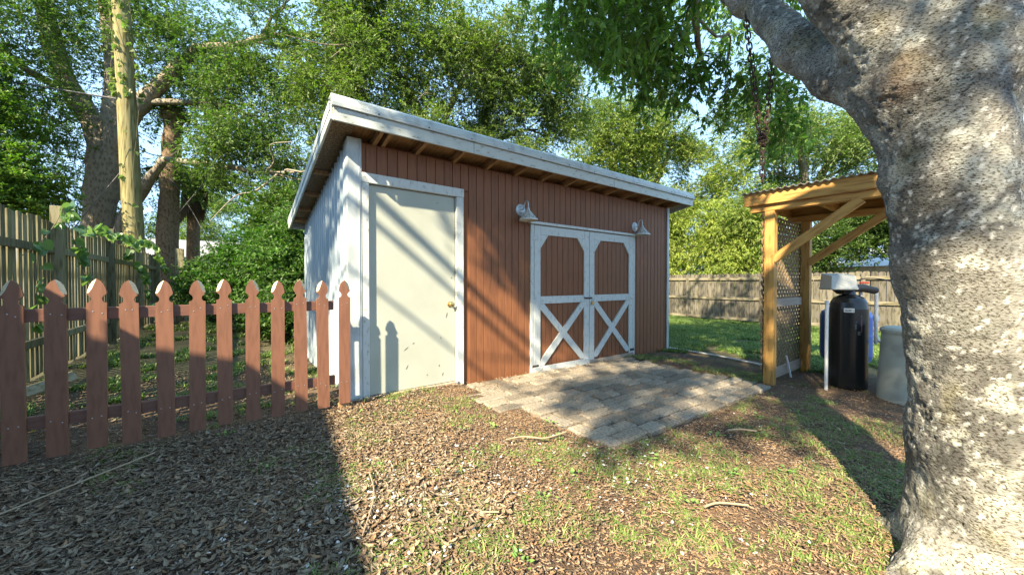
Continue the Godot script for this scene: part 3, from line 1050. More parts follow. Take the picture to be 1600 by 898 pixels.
# ---------------------------------------------------------------- shelter and water treatment
func build_shelter() -> void:
	var o := Vector3(4.1, 0, 2.0)
	var s := thing("lean_to_shelter", o, "yellow timber lean-to shelter with lattice side over the water tanks", "shelter")
	var g := -0.1
	for x in [0.0, 1.25]:
		box("post", Vector3(x - 0.05, g - 0.02, -0.05), Vector3(x + 0.05, 1.918, 0.05), M.pt_y, s, 0.004)
		var xo := -0.092 if x == 0.0 else 0.053
		box("rim_board", Vector3(x + xo, 1.995, -0.25), Vector3(x + xo + 0.038, 2.135, 0.90), M.pt_z, s)
		box("beam", Vector3(x - 0.05, 1.92, -0.20), Vector3(x + 0.05, 1.994, 0.93), M.pt_z, s)
		var bx: float = x - 0.03
		board("brace", Vector3(bx, 1.36, 0.035), Vector3(bx, 1.918, 0.78), 0.09, 0.04, Vector3.LEFT, M.pt_l, s)
	for z in [-0.20, 0.32, 0.86]:
		box("purlin", Vector3(-0.052, 2.0, z - 0.02), Vector3(1.30, 2.13, z + 0.02), M.pt_x, s)
	# corrugated roof, ridges across
	var st := newst()
	var prev := []
	var z := -0.30
	while z < 0.96:
		var y := 2.146 + 0.010 * cos((z + 0.3) / 0.068 * TAU)
		var cur := [Vector3(-0.14, y, z), Vector3(1.42, y, z)]
		if prev.size():
			quad(st, prev[0], cur[0], cur[1], prev[1], Vector3.UP)
			quad(st, prev[0] - Vector3(0, 0.002, 0), cur[0] - Vector3(0, 0.002, 0), cur[1] - Vector3(0, 0.002, 0), prev[1] - Vector3(0, 0.002, 0), Vector3.DOWN)
			quad(st, prev[0] - Vector3(0, 0.002, 0), cur[0] - Vector3(0, 0.002, 0), cur[0], prev[0], Vector3.LEFT)
		prev = cur
		z += 0.0085
	put("roof_sheet", st.commit(), M.roof_metal, s)
	# lattice: two layers of crossing strips clipped to the bay
	var x0 := -0.07
	var x1 := 1.30
	var y0 := 0.02
	var y1 := 1.90
	for layer in 2:
		var sg := 1.0 if layer == 0 else -1.0
		var c := -2.2
		while c < 3.6:
			# line y = sg * x + c0
			var c0 := c if sg > 0 else c + 0.4
			var pts := []
			for xx in [x0, x1]:
				var yy: float = sg * xx + c0
				if yy >= y0 and yy <= y1: pts.append(Vector2(xx, yy))
			for yy in [y0, y1]:
				var xx: float = (yy - c0) * sg
				if xx > x0 and xx < x1: pts.append(Vector2(xx, yy))
			if pts.size() >= 2 and pts[0].distance_to(pts[1]) > 0.05:
				var zz := -0.066 - layer * 0.0065
				board("lattice_strip", Vector3(pts[0].x, pts[0].y, zz), Vector3(pts[1].x, pts[1].y, zz), 0.034, 0.006, Vector3.BACK, M.lattice, s, 0.001)
			c += 0.098
	box("lattice_rail", Vector3(0.055, 0.80, -0.060), Vector3(1.195, 0.90, -0.030), M.weathered, s)
	box("lattice_rail", Vector3(0.055, -0.06, -0.060), Vector3(1.195, 0.06, -0.030), M.weathered, s)
	var pad := thing("concrete_pad", Vector3(4.1, -0.11, 2.05), "grey concrete pad under the shelter's front post", "pad")
	put("slab", prism_mesh(PackedVector2Array([Vector2(-0.12, -0.14), Vector2(0.15, -0.16), Vector2(0.2, 0.1), Vector2(0.05, 0.17), Vector2(-0.13, 0.12)]), -0.03, 0.012), M.concrete, pad, Transform3D(Basis(Vector3.RIGHT, -PI / 2), Vector3.ZERO))

func build_tanks() -> void:
	var g := -0.095
	var t := thing("water_softener", Vector3(4.69, g, 2.57), "tall black water softener tank with beige control head", "water softener")
	put("tank", lathe_mesh([[0.0, 0.0], [0.155, 0.0], [0.168, 0.03], [0.168, 0.90], [0.160, 0.97], [0.135, 1.02], [0.09, 1.05], [0.06, 1.058], [0.055, 1.10], [0.0, 1.10]], 36), M.black_tank, t)
	var hd := node("control_head", t)
	# beige cover: a box that narrows to its top, set towards the left of the tank
	var st := newst()
	var lo := [Vector3(-0.13, 0, -0.12), Vector3(0.13, 0, -0.12), Vector3(0.13, 0, 0.12), Vector3(-0.13, 0, 0.12)]
	var hi := [Vector3(-0.108, 0.15, -0.11), Vector3(0.122, 0.185, -0.11), Vector3(0.122, 0.185, 0.11), Vector3(-0.108, 0.15, 0.11)]
	for k in 4:
		var k2 := (k + 1) % 4
		quad(st, lo[k], lo[k2], hi[k2], hi[k], lo[k] + lo[k2])
	quad(st, hi[0], hi[1], hi[2], hi[3], Vector3.UP)
	quad(st, lo[0], lo[1], lo[2], lo[3], Vector3.DOWN)
	var face := Transform3D(Basis(Vector3.UP, 0.64), Vector3(-0.085, 1.115, -0.075))
	put("cover", st.commit(), M.head, hd, face)
	put("cover_lip", box_mesh(Vector3(0.275, 0.03, 0.255), 0.008), M.head, hd, face * Transform3D(Basis(), Vector3(0, 0.012, 0)))
	put("badge", box_mesh(Vector3(0.03, 0.012, 0.004), 0.001), M.blue, hd, face * Transform3D(Basis(), Vector3(0.03, 0.016, 0.129)))
	put("valve_body", lathe_mesh([[0.0, -0.05], [0.05, -0.05], [0.10, 0.0], [0.0, 0.0]], 20), M.black, hd, Transform3D(Basis(), Vector3(-0.05, 1.112, -0.04)))
	put("manifold", tube_mesh([Vector3(0.0, 1.13, 0.0), Vector3(0.12, 1.13, 0.1), Vector3(0.24, 1.10, 0.18)], [0.045, 0.045, 0.04], 12), M.black, hd)
	for q in [[0.16, 0.07], [0.23, 0.19]]:
		put("riser_pipe", tube_mesh([Vector3(q[0], 0.50, q[1]), Vector3(q[0], 1.10, q[1])], [0.017, 0.017], 10), M.pvc, t)
		put("coupling", lathe_mesh([[0.0, 0.0], [0.026, 0.0], [0.026, 0.06], [0.0, 0.06]], 14), M.pvc, t, Transform3D(Basis(), Vector3(q[0], 0.76, q[1])))
	put("elbow_pipe", tube_mesh(smooth_pts([Vector3(0.23, 0.62, 0.19), Vector3(0.235, 0.55, 0.20), Vector3(0.27, 0.52, 0.25), Vector3(0.30, 0.515, 0.36), Vector3(0.30, 0.515, 0.52)], 5), [0.019], 10), M.pvc, t)
	put("red_valve", box_mesh(Vector3(0.10, 0.02, 0.025), 0.006), M.red, hd, Transform3D(Basis(Vector3.UP, -0.7), Vector3(0.16, 1.19, 0.1)))
	put("hose", tube_mesh(smooth_pts([Vector3(0.05, 1.20, 0.03), Vector3(0.18, 1.24, 0.12), Vector3(0.30, 1.20, 0.30), Vector3(0.32, 1.0, 0.5)], 6), [0.006], 6), M.black, t)
	# white label with worn lettering, and the red and grey print below it
	var dir := Vector3(-0.80, 0, 0.60)
	var side := Vector3(0.60, 0, 0.80)
	var lb := Basis(side, Vector3.UP, dir)
	var lab := put("label", curved_patch(0.169, 0.52, 0.046), M.lamp_white, t, Transform3D(lb, Vector3(0, 0.865, 0)) * Transform3D(Basis(Vector3.UP, -0.42), Vector3.ZERO))
	var xa := -0.18
	rng.seed = 8
	for k in 9:
		if k != 7:
			put("letter", curved_patch(0.1698, 0.028, rr(0.012, 0.022)), M.dark_line, lab, Transform3D(Basis(Vector3.UP, xa + k * 0.046), Vector3(0, 0.012, 0)))
	for k in 7:
		put("worn_print", curved_patch(0.1686, rr(0.05, 0.16), rr(0.02, 0.07)), M.print_red if k % 2 else M.print_grey, t, Transform3D(lb, Vector3(0, 0.62 + k * 0.032, 0)) * Transform3D(Basis(Vector3.UP, rr(-0.1, 0.25)), Vector3.ZERO))
	var p := thing("standpipe", Vector3(4.42, g, 2.44), "thin white plastic standpipe beside the black softener tank", "pipe")
	put("shaft", tube_mesh([Vector3(0, -0.02, 0), Vector3(0, 0.98, 0)], [0.017, 0.017], 12), M.pvc, p)
	put("cap", lathe_mesh([[0.021, -0.03], [0.021, 0.0], [0.0, 0.004]], 12), M.pvc, p, Transform3D(Basis(), Vector3(0, 0.99, 0)))
	var b := thing("pressure_tank", Vector3(5.39, g - 0.01, 2.405), "blue pressure tank behind the black softener tank", "tank")
	put("shell", lathe_mesh([[0.0, 0.17], [0.17, 0.18], [0.24, 0.23], [0.255, 0.29], [0.255, 0.78], [0.24, 0.83], [0.17, 0.88], [0.0, 0.90]], 36), M.blue, b)
	put("stand", lathe_mesh([[0.19, 0.0], [0.185, 0.22], [0.0, 0.22]], 30), M.black, b)
	put("weld_band", lathe_mesh([[0.255, 0.0], [0.2585, 0.006], [0.2585, 0.014], [0.255, 0.02]], 36), M.blue, b, Transform3D(Basis(), Vector3(0, 0.53, 0)))
	var c := thing("brine_tank", Vector3(4.55, g, 3.12), "grey tapered brine tank beside the big oak trunk", "tank")
	put("shell", lathe_mesh([[0.0, 0.0], [0.285, 0.0], [0.295, 0.015], [0.262, 0.66], [0.262, 0.69], [0.0, 0.69]], 40), M.grey_plastic, c)
	put("lid", lathe_mesh([[0.272, 0.692], [0.275, 0.72], [0.25, 0.74], [0.0, 0.745]], 40), M.grey_plastic, c)
	var tp := thing("hose_stake", Vector3(4.75, g, 2.02), "short white plastic stake leaning at the lattice", "stake")
	put("shaft", tube_mesh([Vector3(0, -0.02, 0), Vector3(-0.05, 0.27, -0.04)], [0.012, 0.012], 10), M.pvc, tp)
	var lp := thing("ground_pipe", Vector3(5.36, -0.1, 0.0), "white plastic pipe lying on the lawn from the shed corner", "pipe")
	put("pipe", tube_mesh(smooth_pts([Vector3(0.0, 0.03, 0.02), Vector3(0.0, 0.02, 0.7), Vector3(-0.12, 0.02, 1.3), Vector3(-0.30, 0.015, 1.92)], 5), [0.0135], 8), M.pvc, lp)

# a patch of a cylinder round the y axis, facing local +z
func curved_patch(r: float, arc: float, h: float) -> ArrayMesh:
	var st := newst()
	for k in 8:
		var a0 := -arc / 2 + arc * k / 8
		var a1 := -arc / 2 + arc * (k + 1) / 8
		var p0 := Vector3(sin(a0) * r, 0, cos(a0) * r)
		var p1 := Vector3(sin(a1) * r, 0, cos(a1) * r)
		quad(st, p0, p1, p1 + Vector3(0, h, 0), p0 + Vector3(0, h, 0), p0)
	return st.commit()
# ---------------------------------------------------------------- the big oak with the chain
func build_big_oak() -> void:
	var t := thing("oak_tree", Vector3(1.43, 0, 3.59), "massive pale grey oak trunk with lichen and a low limb", "tree")
	var o := Vector3(-1.43, 0, -3.59)
	var bones := [
		[Vector3(1.484, -0.15, 3.628), Vector3(1.474, 0.45, 3.613), 0.245, 0.205],
		[Vector3(1.474, 0.45, 3.613), Vector3(1.459, 1.2, 3.543), 0.205, 0.188],
		[Vector3(1.459, 1.2, 3.543), Vector3(1.449, 1.9, 3.468), 0.188, 0.205],
		[Vector3(1.454, 1.9, 3.478), Vector3(1.514, 2.35, 3.548), 0.205, 0.195],
		[Vector3(1.514, 2.35, 3.548), Vector3(1.544, 3.15, 3.628), 0.195, 0.17],
		[Vector3(1.404, 1.98, 3.408), Vector3(1.244, 2.42, 3.188), 0.15, 0.12],
		[Vector3(1.244, 2.42, 3.188), Vector3(1.004, 3.15, 2.808), 0.12, 0.10],
		[Vector3(1.424, 1.86, 3.388), Vector3(1.484, 2.10, 3.148), 0.10, 0.092],
		[Vector3(1.484, 2.10, 3.148), Vector3(1.524, 2.34, 2.978), 0.092, 0.088],
		[Vector3(1.524, 2.34, 2.978), Vector3(1.644, 2.81, 2.698), 0.088, 0.082],
		[Vector3(1.644, 2.81, 2.698), Vector3(1.784, 3.25, 2.388), 0.082, 0.08],
		[Vector3(1.464, 0.10, 3.588), Vector3(1.044, -0.11, 3.388), 0.13, 0.05],
		[Vector3(1.484, 0.10, 3.628), Vector3(1.284, -0.12, 3.958), 0.14, 0.06],
		[Vector3(1.484, 0.12, 3.628), Vector3(1.864, -0.14, 3.768), 0.14, 0.06],
		[Vector3(1.464, 0.10, 3.588), Vector3(1.584, -0.15, 3.208), 0.12, 0.04],
	]
	var net := surface_nets(bones, 0.085, 0.0118)
	var vs: PackedVector3Array = net[0]
	var ns: PackedVector3Array = net[1]
	var idx: PackedInt32Array = net[2]
	var plates := noise(FastNoiseLite.TYPE_CELLULAR, 15.0, 61, 2)
	plates.cellular_return_type = FastNoiseLite.RETURN_DISTANCE2_SUB
	plates.domain_warp_enabled = true
	plates.domain_warp_amplitude = 0.05
	plates.domain_warp_frequency = 6.0
	var lump := noise(FastNoiseLite.TYPE_SIMPLEX_SMOOTH, 2.6, 62, 3)
	var rough := noise(FastNoiseLite.TYPE_SIMPLEX, 24.0, 63, 3)
	var patch := noise(FastNoiseLite.TYPE_SIMPLEX_SMOOTH, 2.1, 64, 5)
	var spots := noise(FastNoiseLite.TYPE_SIMPLEX, 26.0, 65, 3)
	var lich := noise(FastNoiseLite.TYPE_SIMPLEX, 5.0, 67, 4)
	var mossn := noise(FastNoiseLite.TYPE_SIMPLEX_SMOOTH, 3.2, 66, 3)
	var crack := noise(FastNoiseLite.TYPE_SIMPLEX, 3.0, 68, 3)
	var cs := PackedColorArray()
	cs.resize(vs.size())
	for i in vs.size():
		var p := vs[i]
		var q := Vector3(p.x, p.y * 0.62, p.z)
		var pl := clampf((plates.get_noise_3dv(q) + 1.0) * 1.9, 0, 1)
		var rg := rough.get_noise_3dv(p)
		# a few long cracks that run round or along the trunk
		var ck := absf(crack.get_noise_3d(p.x * 0.7, p.y * 2.6, p.z * 0.7))
		var split := 1.0 - smoothstep(0.0, 0.035, ck)
		var pt := patch.get_noise_3dv(p)
		vs[i] = p + ns[i] * (lump.get_noise_3dv(p) * 0.024 + (pl - 0.6) * 0.005 + rg * 0.004 - split * 0.012)
		var c := Color(0.16, 0.157, 0.14).lerp(Color(0.255, 0.25, 0.225), clampf(pt * 1.6 + 0.45, 0, 1))
		c = c.lerp(Color(0.075, 0.073, 0.066), smoothstep(0.08, 0.36, patch.get_noise_3dv(p + Vector3(9, 3, 1))) * 0.75)
		c = c.lerp(Color(0.37, 0.375, 0.33), smoothstep(0.12, 0.34, lich.get_noise_3dv(p)) * 0.8)
		c = c.lerp(Color(0.62, 0.62, 0.58), smoothstep(0.34, 0.5, spots.get_noise_3dv(p)) * 0.7)
		c = c.lerp(Color(0.20, 0.18, 0.08), smoothstep(0.2, 0.5, mossn.get_noise_3dv(p)) * 0.4)
		# torn knot hole where a branch came off
		var kd := (p - Vector3(1.285, 1.91, 3.40)).length()
		if kd < 0.16:
			vs[i] -= ns[i] * 0.045 * (1.0 - smoothstep(0.018, 0.042, kd)) - ns[i] * 0.012 * (smoothstep(0.03, 0.05, kd) - smoothstep(0.055, 0.11, kd))
			c = c.lerp(Color(0.17, 0.055, 0.025), 1.0 - smoothstep(0.025, 0.05, kd))
			c = c.lerp(Color(0.16, 0.10, 0.06), (1.0 - smoothstep(0.05, 0.14, kd)) * 0.6)
		cs[i] = c
	ns = fix_normals(vs, ns, idx)
	for i in vs.size():
		vs[i] += o
	var arr := []
	arr.resize(Mesh.ARRAY_MAX)
	arr[Mesh.ARRAY_VERTEX] = vs
	arr[Mesh.ARRAY_NORMAL] = ns
	arr[Mesh.ARRAY_COLOR] = cs
	arr[Mesh.ARRAY_INDEX] = idx
	var me := ArrayMesh.new()
	me.add_surface_from_arrays(Mesh.PRIMITIVE_TRIANGLES, arr)
	put("trunk", me, M.bark_big, t)
	# upper limbs that leave the picture and carry the crown
	var up := [
		[Vector3(1.55, 3.05, 3.61), Vector3(1.5, 5.2, 4.0), 0.17, 0.10],
		[Vector3(1.02, 3.05, 2.82), Vector3(-0.6, 5.0, 2.2), 0.115, 0.07],
		[Vector3(1.80, 3.2, 2.42), Vector3(2.6, 4.6, 0.6), 0.095, 0.06],
		[Vector3(1.52, 4.0, 3.75), Vector3(-2.3, 5.1, 3.3), 0.10, 0.06],
		[Vector3(1.5, 4.6, 3.9), Vector3(4.8, 5.6, 3.0), 0.08, 0.05],
		[Vector3(1.0, 3.6, 2.7), Vector3(0.2, 4.9, 0.2), 0.07, 0.045],
		[Vector3(1.9, 3.5, 2.2), Vector3(4.2, 3.9, 1.2), 0.05, 0.02],
		[Vector3(2.2, 4.0, 1.5), Vector3(3.4, 3.6, 0.9), 0.03, 0.012],
		[Vector3(3.0, 5.0, 3.4), Vector3(6.0, 5.9, 0.6), 0.06, 0.03],
	]
	for b in up:
		b[0] += o
		b[1] += o
	branches(t, "limb", up, M.bark, 6, 3)
	var c0 := Color(0.08, 0.155, 0.04)
	var c1 := Color(0.18, 0.27, 0.07)
	var near := []
	for k in 3:
		near.append(cluster_mesh(200 + k, 5, 9, 0.28, 0.098, 0.036, c0, c1, Color(0.10, 0.08, 0.06), 0.5))
	var blobs := [
		[Vector3(0.4, 5.9, 2.5), Vector3(3.0, 1.1, 1.5), 1000],
		[Vector3(-1.8, 5.7, 2.7), Vector3(1.7, 0.9, 1.3), 480],
		[Vector3(3.6, 5.6, 2.6), Vector3(2.4, 1.2, 1.7), 650],
		[Vector3(2.5, 3.95, 0.9), Vector3(1.0, 0.4, 0.8), 130],
		[Vector3(3.3, 3.65, 1.2), Vector3(0.9, 0.5, 0.7), 120],
		[Vector3(4.2, 3.45, 1.7), Vector3(0.8, 0.55, 0.6), 120],
		[Vector3(4.6, 2.95, 1.9), Vector3(0.5, 0.35, 0.4), 45],
		[Vector3(3.2, 4.6, 0.4), Vector3(1.6, 0.6, 0.9), 110],
		[Vector3(5.8, 5.9, 0.6), Vector3(2.2, 0.9, 1.6), 210],
		[Vector3(2.2, 3.5, 1.7), Vector3(0.6, 0.35, 0.5), 40],
	]
	for b in blobs:
		b[0] += o
	crown(t, "crown", blobs, near, M.leaf, Color(0.95, 1.05, 0.85), Color(1.5, 1.5, 1.2), 81, -0.05, 1.0)
	# the chain looped over the low limb
	var ch := thing("swing_chain", Vector3(1.577, 1.68, 2.798), "rusty chain hanging from the oak's low limb", "chain")
	var link := link_mesh()
	var right := Vector3(0.8025, 0, 0.5967)
	var runs := [
		[Vector3(0, 0.95, 0) + right * -0.105, Vector3(0, 0.24, 0) + right * -0.012],
		[Vector3(0, 0.81, 0) + right * 0.06, Vector3(0, 0.24, 0) + right * 0.014],
		[Vector3(0, 0.24, 0), Vector3(0, 0.0, 0)],
	]
	rng.seed = 4
	for r in runs:
		var d: Vector3 = r[1] - r[0]
		var n := int(d.length() / 0.032)
		for k in n:
			var p: Vector3 = r[0] + d * ((k + 0.5) / n)
			var y := d.normalized()
			var x := y.cross(Vector3(0.4, 0.1, 0.9)).normalized()
			var b := Basis(x, y, x.cross(y)) * Basis(Vector3.UP, (PI / 2 if k % 2 else 0.0) + rr(-0.3, 0.3))
			put("link", link, M.rust, ch, Transform3D(b, p))
	for k in 7:
		put("link", link, M.rust, ch, Transform3D(Basis.from_euler(Vector3(rr(0, 3), rr(0, 3), rr(0, 3))), Vector3(rr(-0.02, 0.02), 0.24 + rr(-0.03, 0.03), rr(-0.02, 0.02))))

func link_mesh() -> ArrayMesh:
	var st := newst()
	var pts := []
	for k in 13:
		var a := TAU * k / 12
		pts.append(Vector3(cos(a) * 0.0125, sin(a) * 0.0125 + (0.010 if sin(a) > 0.01 else (-0.010 if sin(a) < -0.01 else 0.0)), 0))
	add_tube(st, pts, [0.0042], 6)
	return st.commit()

# ---------------------------------------------------------------- trees and shrubs behind
func make_tree(called: String, label: String, at: Vector3, stems: Array, br: Array, blobs: Array, meshes: Array, t0: Color, t1: Color, sd: int, group := "trees behind the yard", bark := "bark", thr := -0.08, gfreq := 0.5, scl := 1.0) -> Node3D:
	var t := thing(called, at, label, "tree", group)
	var nz := noise(FastNoiseLite.TYPE_SIMPLEX, 1.4, sd, 3)
	var st := newst()
	for s in stems:
		var p := []
		for v in s[0]:
			p.append(v - at)
		p = smooth_pts(p, 7)
		add_tube(st, p, taper(p.size(), s[1], s[2]), 14, Color(1, 1, 1), 0.35, nz)
	put("trunk", st.commit(), M[bark], t)
	for b in br:
		b[0] -= at
		b[1] -= at
	if br.size():
		branches(t, "limb", br, M[bark], sd + 1, 4)
	for b in blobs:
		b[0] -= at
	crown(t, "crown", blobs, meshes, M.leaf, t0, t1, sd, thr, gfreq, scl)
	return t

func build_trees() -> void:
	var twig := Color(0.09, 0.075, 0.06)
	var oak := []
	var dark := []
	var lime := []
	var shrub := []
	for k in 3:
		oak.append(cluster_mesh(300 + k, 6, 8, 0.42, 0.095, 0.038, Color(0.125, 0.185, 0.05), Color(0.26, 0.32, 0.11), twig, 0.3))
		dark.append(cluster_mesh(320 + k, 6, 8, 0.42, 0.095, 0.038, Color(0.075, 0.145, 0.045), Color(0.18, 0.255, 0.08), twig, 0.3))
		lime.append(cluster_mesh(340 + k, 6, 8, 0.46, 0.14, 0.034, Color(0.19, 0.26, 0.05), Color(0.36, 0.43, 0.12), twig, 0.9, 0.9))
		shrub.append(cluster_mesh(360 + k, 6, 9, 0.30, 0.075, 0.042, Color(0.045, 0.10, 0.025), Color(0.12, 0.19, 0.05), twig, 0.2))
	var A := Color(0.8, 0.85, 0.8)
	var B := Color(1.2, 1.2, 1.0)
	# big oak behind the mossy fence
	make_tree("oak_tree", "tall forked oak behind the utility pole with thick trunk", Vector3(-4.2, 0, -12.5),
		[[[Vector3(-4.2, -0.3, -12.5), Vector3(-4.15, 2.2, -12.5), Vector3(-4.0, 4.6, -12.35), Vector3(-4.1, 5.6, -12.45), Vector3(-4.9, 7.2, -13.0), Vector3(-5.4, 9.6, -13.4)], 0.42, 0.19],
		[[Vector3(-4.0, 3.6, -12.4), Vector3(-3.75, 5.6, -12.2), Vector3(-3.7, 7.6, -12.2), Vector3(-4.0, 10.6, -12.4)], 0.33, 0.16],
		[[Vector3(-3.8, 5.0, -12.2), Vector3(-3.1, 6.3, -11.7), Vector3(-1.7, 8.0, -10.7)], 0.26, 0.16],
		[[Vector3(-3.9, 1.6, -12.3), Vector3(-3.3, 3.4, -11.9), Vector3(-2.5, 4.6, -10.8)], 0.2, 0.11]],
		[[Vector3(-2.5, 4.6, -10.8), Vector3(0.4, 4.0, -7.6), 0.09, 0.035], [Vector3(-1.7, 8.0, -10.7), Vector3(1.2, 8.4, -8.6), 0.13, 0.05], [Vector3(-3.0, 6.4, -11.6), Vector3(-0.2, 5.8, -9.6), 0.1, 0.03], [Vector3(-4.6, 6.6, -12.8), Vector3(-6.4, 7.4, -11.5), 0.12, 0.04]],
		[[Vector3(-6.2, 6.3, -11.5), Vector3(2.2, 2.6, 2.0), 1488], [Vector3(-5.6, 9.6, -12.4), Vector3(3.0, 1.8, 2.2), 1178], [Vector3(-2.2, 8.4, -11.6), Vector3(2.4, 1.7, 2.0), 1054], [Vector3(-0.6, 6.6, -10.2), Vector3(1.9, 1.3, 1.6), 744], [Vector3(-0.3, 4.9, -8.9), Vector3(1.5, 1.0, 1.2), 384], [Vector3(0.9, 5.4, -8.0), Vector3(1.3, 1.5, 1.2), 372], [Vector3(0.8, 8.2, -9.0), Vector3(2.0, 1.5, 1.6), 682], [Vector3(0.2, 3.6, -8.2), Vector3(0.9, 0.7, 0.9), 150], [Vector3(-4.6, 3.8, -13.9), Vector3(2.6, 1.8, 1.4), 520], [Vector3(-1.3, 4.7, -11.8), Vector3(1.4, 1.2, 1.2), 330], [Vector3(-1.0, 4.4, -9.4), Vector3(1.2, 0.5, 1.2), 200], [Vector3(-4.6, 7.2, -13.8), Vector3(2.4, 1.6, 1.2), 350], [Vector3(-6.0, 4.6, -14.0), Vector3(1.8, 1.6, 1.2), 300]],
		dark, A, B, 101, "oaks", "bark_pale", -0.02, 0.7)
	# the tree beside the stucco house that throws the dappled shade on the shed
	make_tree("leafy_tree", "spreading tree beside the stucco house with crossing limbs", Vector3(-5.6, 0, 0.7),
		[[[Vector3(-5.6, -0.2, 0.7), Vector3(-5.5, 2.4, 0.8), Vector3(-5.2, 4.6, 1.1), Vector3(-4.9, 5.8, 1.5)], 0.22, 0.10],
		[[Vector3(-4.95, 5.7, 1.4), Vector3(-4.67, 6.02, 2.2), Vector3(-4.67, 6.03, 3.8)], 0.08, 0.03],
		[[Vector3(-5.0, 5.5, 1.3), Vector3(-4.70, 5.80, 2.2), Vector3(-4.66, 5.82, 3.8)], 0.06, 0.022],
		[[Vector3(-5.2, 4.7, 1.1), Vector3(-4.9, 5.30, 2.2), Vector3(-4.84, 5.30, 3.9)], 0.035, 0.014]],
		[[Vector3(-5.3, 4.4, 1.0), Vector3(-6.6, 6.4, 1.8), 0.09, 0.03], [Vector3(-4.9, 5.8, 1.5), Vector3(-3.2, 6.6, 2.6), 0.07, 0.03]],
		[[Vector3(-3.3, 6.6, 2.8), Vector3(1.25, 0.5, 1.5), 420], [Vector3(-5.7, 6.4, 1.3), Vector3(1.5, 0.8, 1.0), 320], [Vector3(-4.4, 6.0, 4.6), Vector3(1.2, 0.35, 0.55), 170], [Vector3(-5.5, 6.1, 5.6), Vector3(0.7, 0.3, 0.35), 45], [Vector3(-2.6, 5.9, 4.6), Vector3(1.0, 0.4, 0.6), 90], [Vector3(-1.9, 6.2, 5.9), Vector3(1.7, 0.5, 0.9), 240], [Vector3(-4.4, 6.2, 5.9), Vector3(0.9, 0.35, 0.45), 60], [Vector3(-3.4, 6.2, 6.9), Vector3(1.0, 0.4, 0.5), 90]],
		oak, A, B, 99, "trees behind the yard", "bark", -0.12, 1.1)
	# bright small tree beyond the mossy fence
	make_tree("leafy_tree", "bright leafy tree just beyond the mossy board fence", Vector3(-5.5, 0, -10.4),
		[[[Vector3(-5.5, -0.2, -10.4), Vector3(-5.4, 2.0, -10.4), Vector3(-5.5, 4.5, -10.5)], 0.16, 0.06]],
		[[Vector3(-5.4, 2.2, -10.4), Vector3(-4.8, 3.6, -10.2), 0.06, 0.02]],
		[[Vector3(-5.3, 3.2, -10.2), Vector3(1.3, 1.3, 1.2), 700], [Vector3(-5.6, 5.2, -10.6), Vector3(1.4, 1.3, 1.2), 650], [Vector3(-6.6, 4.2, -10.0), Vector3(1.2, 1.6, 1.2), 400]],
		shrub, Color(1.2, 1.25, 0.9), Color(1.9, 1.85, 1.2), 103, "trees behind the yard", "bark", -0.2)
	# the oak whose crown rises behind the shed
	make_tree("oak_tree", "wide olive green oak rising behind the shed roof", Vector3(5.2, 0, -7.6),
		[[[Vector3(5.2, -0.4, -7.6), Vector3(5.1, 2.5, -7.5), Vector3(5.3, 4.6, -7.3), Vector3(5.9, 6.6, -7.0), Vector3(6.4, 9.0, -6.8)], 0.36, 0.12],
		[[Vector3(5.2, 3.8, -7.4), Vector3(4.0, 5.6, -7.0), Vector3(2.4, 7.4, -6.6)], 0.22, 0.10]],
		[[Vector3(5.6, 5.6, -7.2), Vector3(7.6, 6.4, -6.2), 0.12, 0.03], [Vector3(4.0, 5.6, -7.0), Vector3(4.6, 7.2, -5.4), 0.1, 0.03], [Vector3(2.6, 7.2, -6.6), Vector3(1.0, 6.6, -5.8), 0.08, 0.03], [Vector3(3.2, 6.4, -6.8), Vector3(2.6, 5.0, -5.4), 0.07, 0.03], [Vector3(6.0, 6.8, -7.0), Vector3(5.2, 8.4, -5.4), 0.1, 0.03]],
		[[Vector3(3.4, 7.6, -6.4), Vector3(2.7, 1.7, 1.7), 1674], [Vector3(1.6, 6.2, -6.2), Vector3(1.6, 1.4, 1.4), 806], [Vector3(5.9, 8.0, -5.6), Vector3(2.4, 1.8, 1.6), 1426], [Vector3(6.2, 5.8, -6.0), Vector3(2.0, 1.4, 1.4), 930], [Vector3(3.8, 4.8, -6.2), Vector3(2.4, 1.2, 1.3), 930], [Vector3(8.0, 7.2, -5.4), Vector3(1.6, 1.5, 1.3), 558], [Vector3(1.8, 8.8, -6.4), Vector3(2.0, 1.2, 1.5), 558]],
		oak, A, B, 105, "oaks", "bark", -0.03, 0.7)
